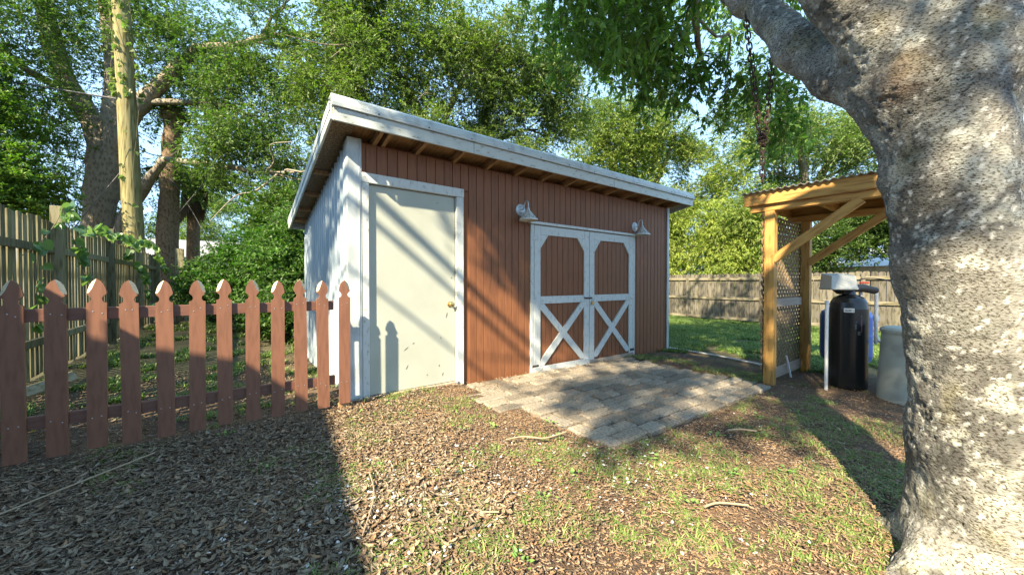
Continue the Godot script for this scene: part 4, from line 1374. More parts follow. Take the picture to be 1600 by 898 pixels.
	# trees beyond the right-hand fence
	make_tree("laurel_tree", "yellow green tree with bare forked trunk behind the shed's far corner", Vector3(14.6, -0.2, -7.5),
		[[[Vector3(14.6, -0.5, -7.5), Vector3(14.5, 2.8, -7.4), Vector3(14.8, 5.2, -7.2), Vector3(14.2, 8.4, -7.4)], 0.3, 0.1], [[Vector3(14.7, 4.4, -7.3), Vector3(15.8, 6.4, -6.6), Vector3(16.4, 8.4, -6.2)], 0.18, 0.08]],
		[[Vector3(14.6, 5.4, -7.3), Vector3(12.6, 7.0, -7.2), 0.1, 0.03], [Vector3(14.5, 6.4, -7.3), Vector3(13.0, 5.0, -7.4), 0.08, 0.03]],
		[[Vector3(12.6, 7.6, -7.4), Vector3(2.0, 2.0, 1.8), 806], [Vector3(14.9, 8.0, -6.6), Vector3(2.2, 2.0, 1.8), 868], [Vector3(13.0, 4.8, -7.6), Vector3(2.0, 1.5, 1.6), 620], [Vector3(16.6, 7.4, -6.0), Vector3(2.0, 1.8, 1.8), 682], [Vector3(15.4, 4.8, -6.4), Vector3(1.8, 1.2, 1.5), 434], [Vector3(18.0, 6.2, -5.0), Vector3(1.9, 1.9, 1.9), 520], [Vector3(17.6, 4.2, -6.0), Vector3(1.6, 1.4, 1.6), 350]],
		oak, Color(1.1, 1.1, 0.8), Color(1.8, 1.65, 1.1), 107, "trees behind the yard", "bark_pale", -0.06, 0.5, 1.25)
	for q in [[Vector3(15.2, -0.3, -6.4), 109], [Vector3(16.4, -0.3, -4.2), 111], [Vector3(15.6, -0.3, -2.4), 113], [Vector3(17.0, -0.3, -8.6), 119]]:
		var c: Vector3 = q[0]
		var stems := []
		rng.seed = q[1]
		for k in 7:
			var b := c + Vector3(rr(-0.5, 0.5), 0, rr(-0.5, 0.5))
			var e := b + Vector3(rr(-1.1, 1.1), rr(3.0, 4.6), rr(-1.1, 1.1))
			stems.append([[b, b.lerp(e, 0.5) + Vector3(0, 0.5, 0), e], 0.035, 0.012])
		make_tree("bamboo_clump", "yellow green bamboo clump leaning over the grey privacy fence", c, stems, [],
			[[c + Vector3(0, 2.6, 0), Vector3(1.3, 1.7, 1.5), 558], [c + Vector3(-0.3, 4.0, 0.2), Vector3(1.2, 1.1, 1.2), 279], [c + Vector3(-0.6, 1.7, 0), Vector3(1.0, 0.8, 1.5), 217]],
			lime, Color(0.8, 0.85, 0.7), Color(1.3, 1.25, 1.0), q[1] + 1, "bamboo clumps behind the privacy fence", "bark", -0.2, 0.7, 1.1)
	make_tree("oak_tree", "tall grey green oak far behind the timber shelter", Vector3(24.0, -0.3, -3.4),
		[[[Vector3(24.0, -0.5, -3.4), Vector3(23.8, 3.0, -3.3), Vector3(22.8, 6.0, -2.8), Vector3(21.4, 8.0, -2.6)], 0.42, 0.12], [[Vector3(23.6, 3.6, -3.2), Vector3(24.4, 6.6, -2.6), Vector3(25.4, 9.0, -1.6)], 0.28, 0.1]],
		[[Vector3(22.8, 6.0, -2.8), Vector3(20.4, 6.6, -3.6), 0.12, 0.04], [Vector3(24.4, 6.6, -2.6), Vector3(24.6, 7.4, -0.2), 0.1, 0.04]],
		[[Vector3(21.4, 8.0, -3.0), Vector3(3.0, 1.8, 2.4), 930], [Vector3(24.4, 8.4, -1.4), Vector3(3.0, 1.8, 2.6), 930], [Vector3(22.2, 5.6, -3.4), Vector3(2.4, 1.2, 2.2), 496], [Vector3(20.4, 9.6, -4.2), Vector3(2.6, 1.4, 2.2), 496], [Vector3(24.6, 5.4, -0.6), Vector3(2.2, 1.4, 2.0), 434]],
		oak, Color(0.85, 0.95, 0.95), Color(1.3, 1.3, 1.2), 115, "oaks", "bark_pale", -0.02, 0.45, 1.4)
	make_tree("leafy_tree", "dense green tree behind the water tanks", Vector3(22.5, -0.3, 1.2),
		[[[Vector3(22.5, -0.5, 1.2), Vector3(22.4, 2.0, 1.2), Vector3(22.6, 4.5, 1.0)], 0.2, 0.08]], [],
		[[Vector3(22.3, 3.6, 0.6), Vector3(2.0, 1.5, 2.4), 930], [Vector3(22.8, 5.2, 2.4), Vector3(2.2, 1.8, 2.2), 682], [Vector3(21.0, 2.6, -1.6), Vector3(1.6, 1.2, 1.8), 434]],
		shrub, A, B, 117, "trees behind the yard", "bark", -0.25, 0.5, 1.5)
	# far trees that close the view
	for q in [[Vector3(4, 0, -24), 123], [Vector3(13, 0, -20), 125], [Vector3(30, 0, -16), 127], [Vector3(-4, 0, -42), 129], [Vector3(6.5, 0, -16), 133], [Vector3(22, 0, -14), 135]]:
		var c: Vector3 = q[0]
		make_tree("background_tree", {123: "green tree seen through the gap above the bushes", 125: "tall green tree rising beyond the shed's far corner", 127: "green tree far behind the bamboo", 129: "small distant tree behind the pale blue house", 133: "dark green tree right behind the wide oak", 135: "green tree between the bamboo and the shed"}[q[1]], c,
			[[[c + Vector3(0, -0.5, 0), c + Vector3(0.2, 3.0, 0), c + Vector3(0, 6.0, 0.2)], 0.35, 0.14]], [],
			[[c + Vector3(0, 5.2, 0), Vector3(3.6, 3.0, 3.4), 930], [c + Vector3(1.2, 8.0, 0.4), Vector3(2.8, 2.0, 2.6), 496], [c + Vector3(-1.0, 3.0, 0.4), Vector3(3.4, 1.6, 2.6), 434]],
			oak, Color(0.9, 1.0, 0.85), Color(1.4, 1.4, 1.1), q[1], "far trees", "bark", -0.12, 0.35, 1.9)
	# shrubs between the shed and the mossy fence
	var spots := [
		[Vector3(-0.55, 0, -6.7), Vector3(0.85, 1.15, 0.8), 1.15, 700, "glossy green shrub growing beside the broken dark fence", Color(0.8, 0.95, 0.8)],
		[Vector3(0.25, 0, -5.4), Vector3(0.95, 1.3, 0.9), 1.3, 900, "dense dark green shrub crowding the shed's rear corner", Color(0.85, 0.95, 0.8)],
		[Vector3(-1.35, 0, -9.3), Vector3(0.8, 0.8, 0.7), 0.8, 420, "low shrub in front of the broken dark fence", Color(0.8, 0.9, 0.8)],
		[Vector3(0.3, 0, -7.6), Vector3(1.1, 1.0, 0.9), 2.6, 600, "tall yellow green shrub behind the dark shrubs", Color(1.05, 1.05, 0.8)],
		[Vector3(-0.1, 0, -4.3), Vector3(0.5, 0.5, 0.5), 0.5, 220, "small green shrub against the metal shed wall", Color(0.9, 1.0, 0.8)],
	]
	var sd := 140
	for q in spots:
		var s := thing("shrub", q[0], q[4], "shrub", "shrubs behind the picket fence")
		var st := newst()
		rng.seed = sd
		for k in 6:
			var e := Vector3(rr(-0.6, 0.6) * q[1].x, q[2] + rr(0, 0.6) * q[1].y, rr(-0.6, 0.6) * q[1].z)
			var p := smooth_pts([Vector3(rr(-0.1, 0.1), -0.05, rr(-0.1, 0.1)), e * 0.5 + Vector3(rr(-0.1, 0.1), 0.1, 0), e], 4)
			add_tube(st, p, taper(p.size(), 0.022, 0.008), 6)
		put("stem", st.commit(), M.bark, s)
		crown(s, "foliage", [[Vector3(0, q[2], 0), q[1], q[3]]], shrub, M.leaf, q[5], q[5] * 1.5, sd, -0.3, 0.8)
		sd += 2

# ---------------------------------------------------------------- pole, palm, wires, houses, vines
func heart_leaf() -> ArrayMesh:
	var st := newst()
	var out := [Vector2(0, 0), Vector2(0.28, -0.12), Vector2(0.47, 0.05), Vector2(0.48, 0.3), Vector2(0.32, 0.62), Vector2(0, 1.0)]
	for sg in [-1.0, 1.0]:
		for i in out.size() - 1:
			var a := Vector3(out[i].x * sg, absf(out[i].x) * 0.25, out[i].y)
			var b := Vector3(out[i + 1].x * sg, absf(out[i + 1].x) * 0.25, out[i + 1].y)
			var mid := Vector3(0, 0, 0.35)
			if i == 0: a = Vector3(0, 0, 0)
			tri(st, mid, a, b, Vector3.UP)
	return st.commit()

func vine(called: String, label: String, at: Vector3, strands: Array, count: int, size: float, cols: Array, sd: int) -> void:
	rng.seed = sd
	var v := thing(called, at, label, "vine", "vines")
	var lf := heart_leaf()
	var mats := []
	for c in cols:
		var m := mat(c, 0.42)
		m.backlight_enabled = true
		m.backlight = Color(0.45, 0.6, 0.25)
		mats.append(m)
	for s in strands:
		var p := []
		for q in s:
			p.append(q - at)
		p = smooth_pts(p, 6)
		put("stem", tube_mesh(p, [0.004], 5), M.vine_stem, v)
		for k in int(count / strands.size()):
			var i := rng.randi() % p.size()
			var dir := Vector3(rr(-0.3, 1.0), rr(-0.5, 0.6), rr(-0.2, 1.0)).normalized()
			var fwd := (Vector3(rr(-0.7, 0.7), -0.55, rr(-0.7, 0.7))).normalized()
			var x := dir.cross(fwd).normalized()
			var b := Basis(x, x.cross(fwd) * -1.0, fwd).orthonormalized().scaled(Vector3.ONE * size * rr(0.55, 1.2))
			put("leaf", lf, mats[rng.randi() % mats.size()], v, Transform3D(b, p[i] + Vector3(rr(0, 0.06), rr(-0.03, 0.05), rr(-0.04, 0.04))))

func cable(label: String, pts: Array, r := 0.012, grp := "overhead cables") -> void:
	var o := put(numbered("overhead_cable"), tube_mesh(smooth_pts(pts, 8), [r], 6), M.cable, self)
	tag(o, label, "cable", grp)

func build_far_things() -> void:
	rng.seed = 90
	M.vine_stem = mat(Color(0.14, 0.12, 0.06), 0.8)
	var nz := noise(FastNoiseLite.TYPE_SIMPLEX, 1.2, 5, 2)
	var P := thing("utility_pole", Vector3(-2.95, 0, -10.1), "mossy yellow wooden utility pole wrapped in climbing vine", "utility pole")
	var pp := []
	for k in 12:
		pp.append(Vector3(-0.30 * k / 11.0, -0.2 + 10.2 * k / 11.0, -0.1 * k / 11.0))
	put("shaft", tube_mesh(pp, taper(12, 0.225, 0.165), 18, 0.05, nz), M.pole, P)
	box("crossarm", Vector3(-1.1, 9.55, -0.33), Vector3(0.7, 9.67, -0.22), M.pole, P)
	var st := []
	for q in [[0.18, 1.6, 0.16, 9.0, 0.0], [0.05, 1.4, 0.22, 8.0, 1.3]]:
		var s := []
		for k in 10:
			var t := k / 9.0
			var a: float = q[4] + sin(t * 7.0) * 0.6 + 0.9
			s.append(Vector3(-2.95 - 0.3 * t * 0.8, 0, -10.1) + Vector3(cos(a) * 0.235, q[1] + t * (q[3] - q[1]), sin(a) * 0.235))
		st.append(s)
	vine("climbing_vine", "climbing vine with yellow leaves on the utility pole", Vector3(-2.95, 1.4, -10.0), st, 24, 0.11, [Color(0.08, 0.11, 0.03), Color(0.14, 0.14, 0.04)], 91)
	var top := []
	for k in 3:
		var s := []
		for j in 6:
			var a := k * 1.3 + j * 0.5
			s.append(Vector3(-3.15, 5.9 + j * 0.62, -10.17) + Vector3(cos(a) * 0.26, 0, sin(a) * 0.26))
		top.append(s)
	vine("climbing_vine", "bright yellow green vine tuft high on the utility pole", Vector3(-3.15, 5.9, -10.1), top, 170, 0.12, [Color(0.08, 0.11, 0.03), Color(0.12, 0.145, 0.04), Color(0.16, 0.155, 0.05)], 92)
	# palm with a dead skirt
	var L := thing("palm_tree", Vector3(-2.6, 0, -12.0), "ragged palm trunk with dead skirt behind the loose post", "palm tree")
	var lp := smooth_pts([Vector3(0, -0.2, 0), Vector3(0.02, 2.0, 0), Vector3(0.12, 4.4, 0.05), Vector3(0.2, 6.4, 0.1)], 8)
	put("trunk", tube_mesh(lp, taper(lp.size(), 0.27, 0.22), 16, 0.3, noise(FastNoiseLite.TYPE_SIMPLEX, 4.0, 8, 2)), M.palm_bark, L)
	put("boot_collar", lathe_mesh([[0.20, 0.0], [0.30, 0.2], [0.27, 0.5], [0.0, 0.62]], 14), M.palm_bark, L, Transform3D(Basis(), Vector3(0.19, 6.0, 0.1)))
	crown(L, "fern_tuft", [[Vector3(0.2, 6.45, 0.1), Vector3(0.6, 0.45, 0.6), 60]], [cluster_mesh(401, 6, 9, 0.3, 0.09, 0.035, Color(0.08, 0.15, 0.03), Color(0.16, 0.24, 0.06), Color(0.1, 0.08, 0.05), 0.7)], M.leaf, Color(0.9, 0.9, 0.8), Color(1.3, 1.3, 1.0), 402, -0.6)
	var L2 := thing("palm_tree", Vector3(-2.2, 0, -14.6), "fan palm with hanging brown fronds behind the ragged trunk", "palm tree")
	put("trunk", tube_mesh([Vector3(0, -0.2, 0), Vector3(0.05, 2.5, 0), Vector3(0.1, 5.2, 0)], [0.22, 0.2, 0.19], 14), M.palm_bark, L2)
	var dead := vmat(0.9)
	var fan := fan_mesh(1.1, 17)
	for k in 34:
		var a := k * 2.4
		var dr := rr(1.15, 1.56)
		var b := Basis(Vector3.UP, a) * Basis(Vector3.RIGHT, dr)
		put("dead_frond", fan, M.dead_frond, L2, Transform3D(b * Basis.from_scale(Vector3(0.42, 1.0, rr(0.7, 1.0))), Vector3(0.1, 5.15 - k * 0.03, 0) + Vector3(sin(a), 0, cos(a)) * 0.2))
	for k in 10:
		var a := k * 0.63 + 0.3
		var b := Basis(Vector3.UP, a) * Basis(Vector3.RIGHT, rr(0.1, 0.8))
		put("frond", fan, M.frond, L2, Transform3D(b.scaled(Vector3.ONE * rr(0.9, 1.25)), Vector3(0.1, 5.2, 0) + Vector3(sin(a), 0.1, cos(a)) * 0.5))
	# wires
	cable("thick overhead cable running to the utility pole", [Vector3(-9.5, 6.6, -12.6), Vector3(-6.5, 6.1, -11.4), Vector3(-3.2, 5.85, -10.2)], 0.022)
	cable("thin overhead cable under the thick one at the utility pole", [Vector3(-3.15, 4.75, -10.1), Vector3(-2.8, 4.75, -11.0), Vector3(-2.45, 5.0, -12.0)], 0.014)
	cable("slack guy wire slanting down behind the mossy fence", [Vector3(-3.05, 4.3, -10.1), Vector3(-3.9, 2.9, -10.4), Vector3(-4.8, 1.4, -10.8)], 0.012)
	cable("slack cable from the palm trunk to the ground bushes", [Vector3(-2.5, 4.4, -11.8), Vector3(-1.9, 3.2, -11.4), Vector3(-1.4, 2.0, -11.2)], 0.010)
	cable("orange cable slanting from the oak limb to the palm trunk", [Vector3(-0.6, 5.3, -9.6), Vector3(-1.5, 4.2, -10.6), Vector3(-2.3, 3.2, -11.7)], 0.016)
	# house far behind on the left
	var H := thing("house", Vector3(-3.0, 0, -29), "pale blue house with grey shingle roof behind the bushes", "house", "neighbouring houses")
	box("wall", Vector3(-5, -0.3, -4), Vector3(4, 2.6, 4), M.house_blue, H)
	put("roof", prism_mesh(PackedVector2Array([Vector2(-4.5, 2.55), Vector2(4.5, 2.55), Vector2(0, 3.9)]), -4.4, 5.4), M.shingle, H, Transform3D(Basis(Vector3(0, 0, 1), Vector3(0, 1, 0), Vector3(-1, 0, 0)), Vector3(0, 0, 0)))
	for x in [-3.0, 1.5]:
		var w := box("window", Vector3(x, 1.0, 4.0), Vector3(x + 1.1, 2.1, 4.05), M.white, H)
		put("pane", box_mesh(Vector3(0.95, 0.95, 0.03), 0.002), M.glass, w, Transform3D(Basis(), Vector3(0, 0, 0.02)))
	var R := thing("house", Vector3(29, -0.4, 0.5), "low house with pale metal roof behind the privacy fence", "house", "neighbouring houses")
	box("wall", Vector3(-2.5, -0.1, -4), Vector3(4, 2.4, 6), M.stucco, R)
	put("roof", prism_mesh(PackedVector2Array([Vector2(-3.2, 2.35), Vector2(4.6, 2.35), Vector2(0.7, 3.5)]), -4.6, 6.6), M.roof_metal, R)
	for z in [-2.0, 1.5]:
		var w := box("window", Vector3(-2.54, 1.0, z), Vector3(-2.5, 2.0, z + 1.2), M.white, R)
		put("pane", box_mesh(Vector3(0.03, 0.85, 1.05), 0.002), M.glass, w, Transform3D(Basis(), Vector3(-0.02, 0, 0)))
	# the house beside the yard whose eave shades the picket fence
	var N := thing("house", Vector3(-6.4, 0, 5.2), "stucco house with a wide eave beside the picket fence", "house", "neighbouring houses")
	N.position.x -= 0.315
	N.rotation.y = -0.09
	box("wall", Vector3(-4, -0.2, -3.3), Vector3(2.5, 2.5, 6), M.stucco, N)
	put("roof", prism_mesh(PackedVector2Array([Vector2(-4.6, 2.55), Vector2(2.97, 2.55), Vector2(2.97, 2.68), Vector2(-0.8, 3.5), Vector2(-4.6, 2.68)]), -4.0, 6.6), M.shingle, N)
	# vines on the mossy fence
	vine("fence_vine", "vine with heart shaped leaves hanging over the tall fence post", Vector3(-2.6, 1.2, -3.4),
		[[Vector3(-2.62, 1.35, -2.3), Vector3(-2.58, 1.55, -2.7), Vector3(-2.55, 1.8, -3.0), Vector3(-2.55, 2.02, -3.3), Vector3(-2.5, 1.75, -3.5), Vector3(-2.5, 1.35, -3.6)],
		[Vector3(-2.6, 0.6, -2.5), Vector3(-2.55, 1.1, -2.45), Vector3(-2.58, 1.5, -2.6)], [Vector3(-2.55, 2.0, -3.2), Vector3(-2.5, 1.6, -3.4), Vector3(-2.48, 1.15, -3.75)]],
		56, 0.11, [Color(0.035, 0.085, 0.035), Color(0.055, 0.115, 0.035), Color(0.085, 0.145, 0.04)], 93)
	vine("fence_vine", "broad leaved vine trailing along the top of the mossy fence", Vector3(-2.6, 1.5, -6.5),
		[[Vector3(-2.62, 1.84, -4.3), Vector3(-2.6, 1.95, -4.9), Vector3(-2.6, 1.9, -5.6), Vector3(-2.58, 1.98, -6.4), Vector3(-2.6, 1.85, -7.4)],
		[Vector3(-2.6, 1.9, -6.0), Vector3(-2.5, 1.95, -7.2), Vector3(-2.5, 2.0, -8.4), Vector3(-2.5, 1.9, -9.4)], [Vector3(-2.6, 1.7, -6.8), Vector3(-2.5, 1.3, -7.4), Vector3(-2.45, 0.8, -7.8), Vector3(-2.4, 0.4, -7.9)], [Vector3(-2.5, 1.8, -9.0), Vector3(-2.35, 1.4, -9.8), Vector3(-2.1, 1.0, -10.2), Vector3(-2.0, 0.6, -10.2)]],
		210, 0.13, [Color(0.035, 0.085, 0.028), Color(0.06, 0.12, 0.03), Color(0.10, 0.16, 0.04)], 94)

func fan_mesh(l: float, n: int) -> ArrayMesh:
	var st := newst()
	for k in n:
		var a := lerpf(-1.25, 1.25, k / float(n - 1))
		var d := Vector3(sin(a), 0, cos(a))
		var s := Vector3(cos(a), 0, -sin(a)) * 0.035
		var len := l * (0.75 + 0.25 * cos(a))
		tri(st, Vector3.ZERO, d * len * 0.55 - s + Vector3(0, 0.03, 0), d * len + Vector3(0, -0.12, 0), Vector3.UP)
		tri(st, Vector3.ZERO, d * len * 0.55 + s + Vector3(0, 0.0, 0), d * len + Vector3(0, -0.12, 0), Vector3.UP)
	return st.commit()

# ---------------------------------------------------------------- ground cover
func litter_mesh(kind: int) -> ArrayMesh:
	var st := newst()
	st.set_color(Color(1, 1, 1))
	var l := 0.5
	var w := 0.12 if kind == 0 else 0.18
	var rows := [[-l, 0.02], [-l * 0.45, w], [l * 0.2, w * 0.9], [l, 0.015]]
	for i in rows.size() - 1:
		var h0: float = 0.16 * pow(rows[i][0] * 2.0, 2.0)
		var h1: float = 0.16 * pow(rows[i + 1][0] * 2.0, 2.0)
		for sg in [-1.0, 1.0]:
			var e := 0.07 if kind == 0 else 0.12
			quad(st, Vector3(rows[i][0], h0, 0), Vector3(rows[i + 1][0], h1, 0), Vector3(rows[i + 1][0], h1 + e, rows[i + 1][1] * sg), Vector3(rows[i][0], h0 + e, rows[i][1] * sg), Vector3.UP)
	return st.commit()

func crumb_mesh() -> ArrayMesh:
	var st := newst()
	st.set_color(Color(1, 1, 1))
	st.append_from(box_mesh(Vector3(1.0, 0.22, 0.34), 0.05), 0, Transform3D())
	return st.commit()

func chip_mesh() -> ArrayMesh:
	var st := newst()
	st.set_color(Color(1, 1, 1))
	var p := []
	for k in 6:
		var a := TAU * k / 6
		p.append(Vector3(cos(a) * (0.5 + 0.1 * sin(k * 5.0)), 0.0, sin(a) * (0.36 + 0.07 * cos(k * 3.0))))
	for k in 6:
		tri(st, Vector3(0, 0.16, 0), p[k] + Vector3(0, 0.03, 0), p[(k + 1) % 6] + Vector3(0, 0.03, 0), Vector3.UP)
		quad(st, p[k] + Vector3(0, 0.03, 0), p[(k + 1) % 6] + Vector3(0, 0.03, 0), p[(k + 1) % 6] - Vector3(0, 0.05, 0), p[k] - Vector3(0, 0.05, 0), p[k])
	return st.commit()

func tuft_mesh(sd: int, n: int, h: float, spread: float, w: float) -> ArrayMesh:
	var g := RandomNumberGenerator.new()
	g.seed = sd
	var st := newst()
	for k in n:
		var a := g.randf() * TAU
		var d := Vector3(cos(a), 0, sin(a))
		var s := Vector3(-sin(a), 0, cos(a)) * w * g.randf_range(0.7, 1.2)
		var p := Vector3(g.randfn(), 0, g.randfn()) * spread * 0.3
		var hh := h * g.randf_range(0.5, 1.1)
		var lean := g.randf_range(0.3, 1.3) * spread
		var m := p + d * lean * 0.4 + Vector3(0, hh * 0.65, 0)
		var t := p + d * lean + Vector3(0, hh * g.randf_range(0.55, 1.0), 0)
		var c := Color(1, 1, 1) * g.randf_range(0.75, 1.2)
		st.set_color(c)
		quad(st, p - s, p + s, m + s * 0.8, m - s * 0.8, Vector3.UP)
		tri(st, m - s * 0.8, m + s * 0.8, t, Vector3.UP)
	return st.commit()

func build_ground_cover() -> void:
	rng.seed = 1001
	var cam := Vector3(-0.866, 1.1, 3.66)
	var dens := noise(FastNoiseLite.TYPE_SIMPLEX_SMOOTH, 0.55, 71, 3)
	var den2 := noise(FastNoiseLite.TYPE_SIMPLEX_SMOOTH, 1.3, 72, 3)
	var pal_a := [Color(0.30, 0.235, 0.155), Color(0.23, 0.19, 0.135), Color(0.34, 0.28, 0.20), Color(0.15, 0.11, 0.07), Color(0.09, 0.065, 0.045), Color(0.27, 0.24, 0.19), Color(0.20, 0.135, 0.075)]
	var pal_b := [Color(0.29, 0.175, 0.095), Color(0.23, 0.135, 0.075), Color(0.36, 0.26, 0.16), Color(0.17, 0.10, 0.06), Color(0.36, 0.30, 0.21), Color(0.12, 0.075, 0.05), Color(0.36, 0.20, 0.09)]
	var lx := [[[], []], [[], []]]
	var kx := [[], []]
	var n := 0
	while n < 190000:
		var x := rr(-3.0, 6.4)
		var z := rr(-2.4, 4.2)
		if rng.randf() < 0.55:
			x = rr(-2.2, 3.4)
			z = rr(0.2, 3.6)
		if in_shed(x, z): continue
		n += 1
		var d := Vector2(x - cam.x, z - cam.z).length()
		var pv := paved(x, z)
		if pv and (rng.randf() > 0.07 + (0.14 if z < 0.4 else 0.0)): continue
		var lawny := clampf((x - 3.9 - z * 0.2) * 0.8, 0, 0.75)
		if z < -0.2: lawny = 0.5
		if rng.randf() < lawny: continue
		var y := (-0.019 * x + 0.006) if pv else ground_y(x, z) + rr(0.0, 0.022)
		# long grey leaves lie on the left, small orange-brown mulch in the middle
		var left := clampf((0.1 - x) * 0.8 + 0.35 + dens.get_noise_2d(x, z) * 0.9, 0.0, 1.0)
		if z < 0.2: left = 0.8
		var pal: Array = pal_a if rng.randf() < left * 0.85 + 0.08 else pal_b
		var c: Color = pal[rng.randi() % pal.size()].lerp(Color(0.24, 0.17, 0.105), 0.35) * rr(0.7, 1.15)
		var b := Basis.from_euler(Vector3(rr(-0.35, 0.35), rr(0, TAU), rr(-0.35, 0.35)))
		if rng.randf() < 0.10 + left * 0.45:
			var k := rng.randi() % 2
			var s := rr(0.018, 0.052) if left > 0.4 else rr(0.012, 0.03)
			lx[k][0].append(Transform3D(b.scaled(Vector3(s, s, s)), Vector3(x, y + 0.003, z)))
			lx[k][1].append(c)
		else:
			var s := rr(0.005, 0.017)
			kx[0].append(Transform3D(b.scaled(Vector3(s, s, s)), Vector3(x, y + 0.002, z)))
			kx[1].append(c * 0.9)
	for k in 2:
		tag(multi(["fallen_leaves", "dry_leaves"][k], litter_mesh(k), M.litter, lx[k][0], lx[k][1], self), ["narrow dry oak leaves strewn over the ground", "broader curled brown leaves strewn over the ground"][k], "leaves", "", "stuff")
	tag(multi("mulch", crumb_mesh(), M.litter, kx[0], kx[1], self), "small orange brown wood mulch bits covering the ground", "mulch", "", "stuff")
	# crushed white shell, in patches
	var sx := [[], []]
	for i in 16000:
		var x := rr(-1.2, 2.6)
		var z := rr(0.9, 3.4)
		if paved(x, z): continue
		var e := 1.5 * exp(-pow((x + 0.25) / 0.65, 2) - pow((z - 1.85) / 0.42, 2)) + 0.55 * exp(-pow((x - 1.0) / 0.6, 2) - pow((z - 2.35) / 0.4, 2))
		if rng.randf() > e * (0.35 + 0.9 * maxf(den2.get_noise_2d(x * 1.6, z * 1.6) + 0.15, 0)) * 0.55 + 0.006: continue
		var s := rr(0.007, 0.020)
		if rng.randf() < 0.03: s = rr(0.018, 0.034)
		sx[0].append(Transform3D(Basis.from_euler(Vector3(rr(-0.5, 0.5), rr(0, TAU), rr(-0.5, 0.5))).scaled(Vector3.ONE * s), Vector3(x, ground_y(x, z) + rr(0.006, 0.026), z)))
		sx[1].append(Color(0.62, 0.61, 0.57) * rr(0.6, 1.15))
	tag(multi("shell_gravel", chip_mesh(), M.shell, sx[0], sx[1], self), "bits of crushed white shell scattered among the mulch", "gravel", "", "stuff")
	# sparse grass in the sunny clearing
	var tufts := [tuft_mesh(1, 9, 0.042, 0.06, 0.0024), tuft_mesh(2, 9, 0.024, 0.055, 0.004), tuft_mesh(3, 12, 0.032, 0.06, 0.0024)]
	var gx := [[[], []], [[], []], [[], []]]
	for i in 22000:
		var x := rr(-2.6, 4.6)
		var z := rr(-2.5, 3.9)
		if paved(x, z) and rng.randf() < 0.985: continue
		if in_shed(x, z): continue
		var v := den2.get_noise_2d(x + 20, z) * 0.9 + dens.get_noise_2d(x, z + 30) * 0.7 + clampf((x - 0.2) * 0.16, -0.35, 0.4)
		if z < 0.1: v += 0.1
		if exp(-pow((x + 0.38) / 0.42, 2) - pow((z - 1.0) / 0.18, 2)) > 0.4: v += 0.75
		if exp(-pow((x - 2.75) / 0.55, 2) - pow((z - 2.75) / 0.25, 2)) > 0.4: v += 0.6
		if x > 3.4 and z > 1.9: v -= 0.5
		if v < 0.2 + rr(-0.14, 0.2): continue
		var k := rng.randi() % 3
		gx[k][0].append(Transform3D(Basis(Vector3.UP, rr(0, TAU)).scaled(Vector3.ONE * rr(0.6, 1.15)), Vector3(x, ground_y(x, z) + 0.002, z)))
		gx[k][1].append(Color(0.17, 0.27, 0.055).lerp(Color(0.38, 0.40, 0.15), rng.randf() * rng.randf()) * rr(0.8, 1.15))
	for k in 3:
		tag(multi(["grass", "clover", "fine_grass"][k], tufts[k], M.grass, gx[k][0], gx[k][1], self), ["sparse blades of grass coming through the mulch", "low spreading green weeds coming through the mulch", "thin tufts of fine grass between the dry leaves"][k], "grass", "", "stuff")
	# lawn at the back
	var wx := [[], []]
	var lawn := tuft_mesh(7, 14, 0.075, 0.11, 0.006)
	for i in 30000:
		var x := rr(4.2, 12.7)
		var z := rr(-9.0, 3.2)
		if rng.randf() < 0.15:
			x = rr(-2.6, 0.0)
			z = rr(-9.5, -0.2)
		if in_shed(x, z): continue
		var v := dens.get_noise_2d(x * 0.9, z * 0.9) * 0.8 + den2.get_noise_2d(x, z) * 0.4 + clampf((x - 4.9 - maxf(z, 0) * 0.5) * 0.35, -0.6, 0.45)
		if x < 0: v = den2.get_noise_2d(x, z) * 0.8 - 0.16
		if v < 0.0: continue
		wx[0].append(Transform3D(Basis(Vector3.UP, rr(0, TAU)).scaled(Vector3.ONE * rr(0.6, 1.2)), Vector3(x, ground_y(x, z), z)))
		wx[1].append(Color(0.085, 0.17, 0.03).lerp(Color(0.20, 0.27, 0.06), rng.randf()) * rr(0.8, 1.2))
	tag(multi("lawn", lawn, M.grass, wx[0], wx[1], self), "patchy green lawn in front of the privacy fence", "lawn", "", "stuff")
	# single weeds
	rng.seed = 1002
	var wl := heart_leaf()
	var wm := [M.weed_a, M.weed_b]
	var where := [[0.28, 0.62], [0.62, 0.9], [0.45, 1.25], [0.72, 1.3], [0.30, 1.6], [1.05, 1.55], [0.95, 1.75], [0.55, 1.95], [0.62, 2.2], [1.15, 2.35], [1.9, 2.4], [2.3, 2.6], [0.35, 2.3], [0.05, 2.5], [1.4, 2.7], [-0.75, 1.0], [-0.2, 1.4], [-1.3, 0.55], [-0.9, 0.35], [0.9, 2.75], [2.55, 2.4], [-0.1, 0.42], [0.2, 0.35], [1.7, 2.9], [3.1, 2.6]]
	for i in where.size():
		var x: float = where[i][0] + rr(-0.05, 0.05)
		var z: float = where[i][1] + rr(-0.05, 0.05)
		var w := thing("weed", Vector3(x, ground_y(x, z), z), "small bright green weed sprouting from the mulch", "weed", "weeds in the mulch")
		var n2 := 10 + rng.randi() % 9
		for k in n2:
			var a := TAU * k / n2 + rr(-0.4, 0.4)
			var b := Basis(Vector3.UP, a) * Basis(Vector3.RIGHT, rr(-0.7, -0.1))
			var s := rr(0.014, 0.027)
			put("leaf", wl, wm[rng.randi() % 2], w, Transform3D(b.scaled(Vector3(s * 0.7, s, s)), Vector3(sin(a), 0, cos(a)) * rr(0.0, 0.06) + Vector3(0, rr(0.008, 0.04), 0)))
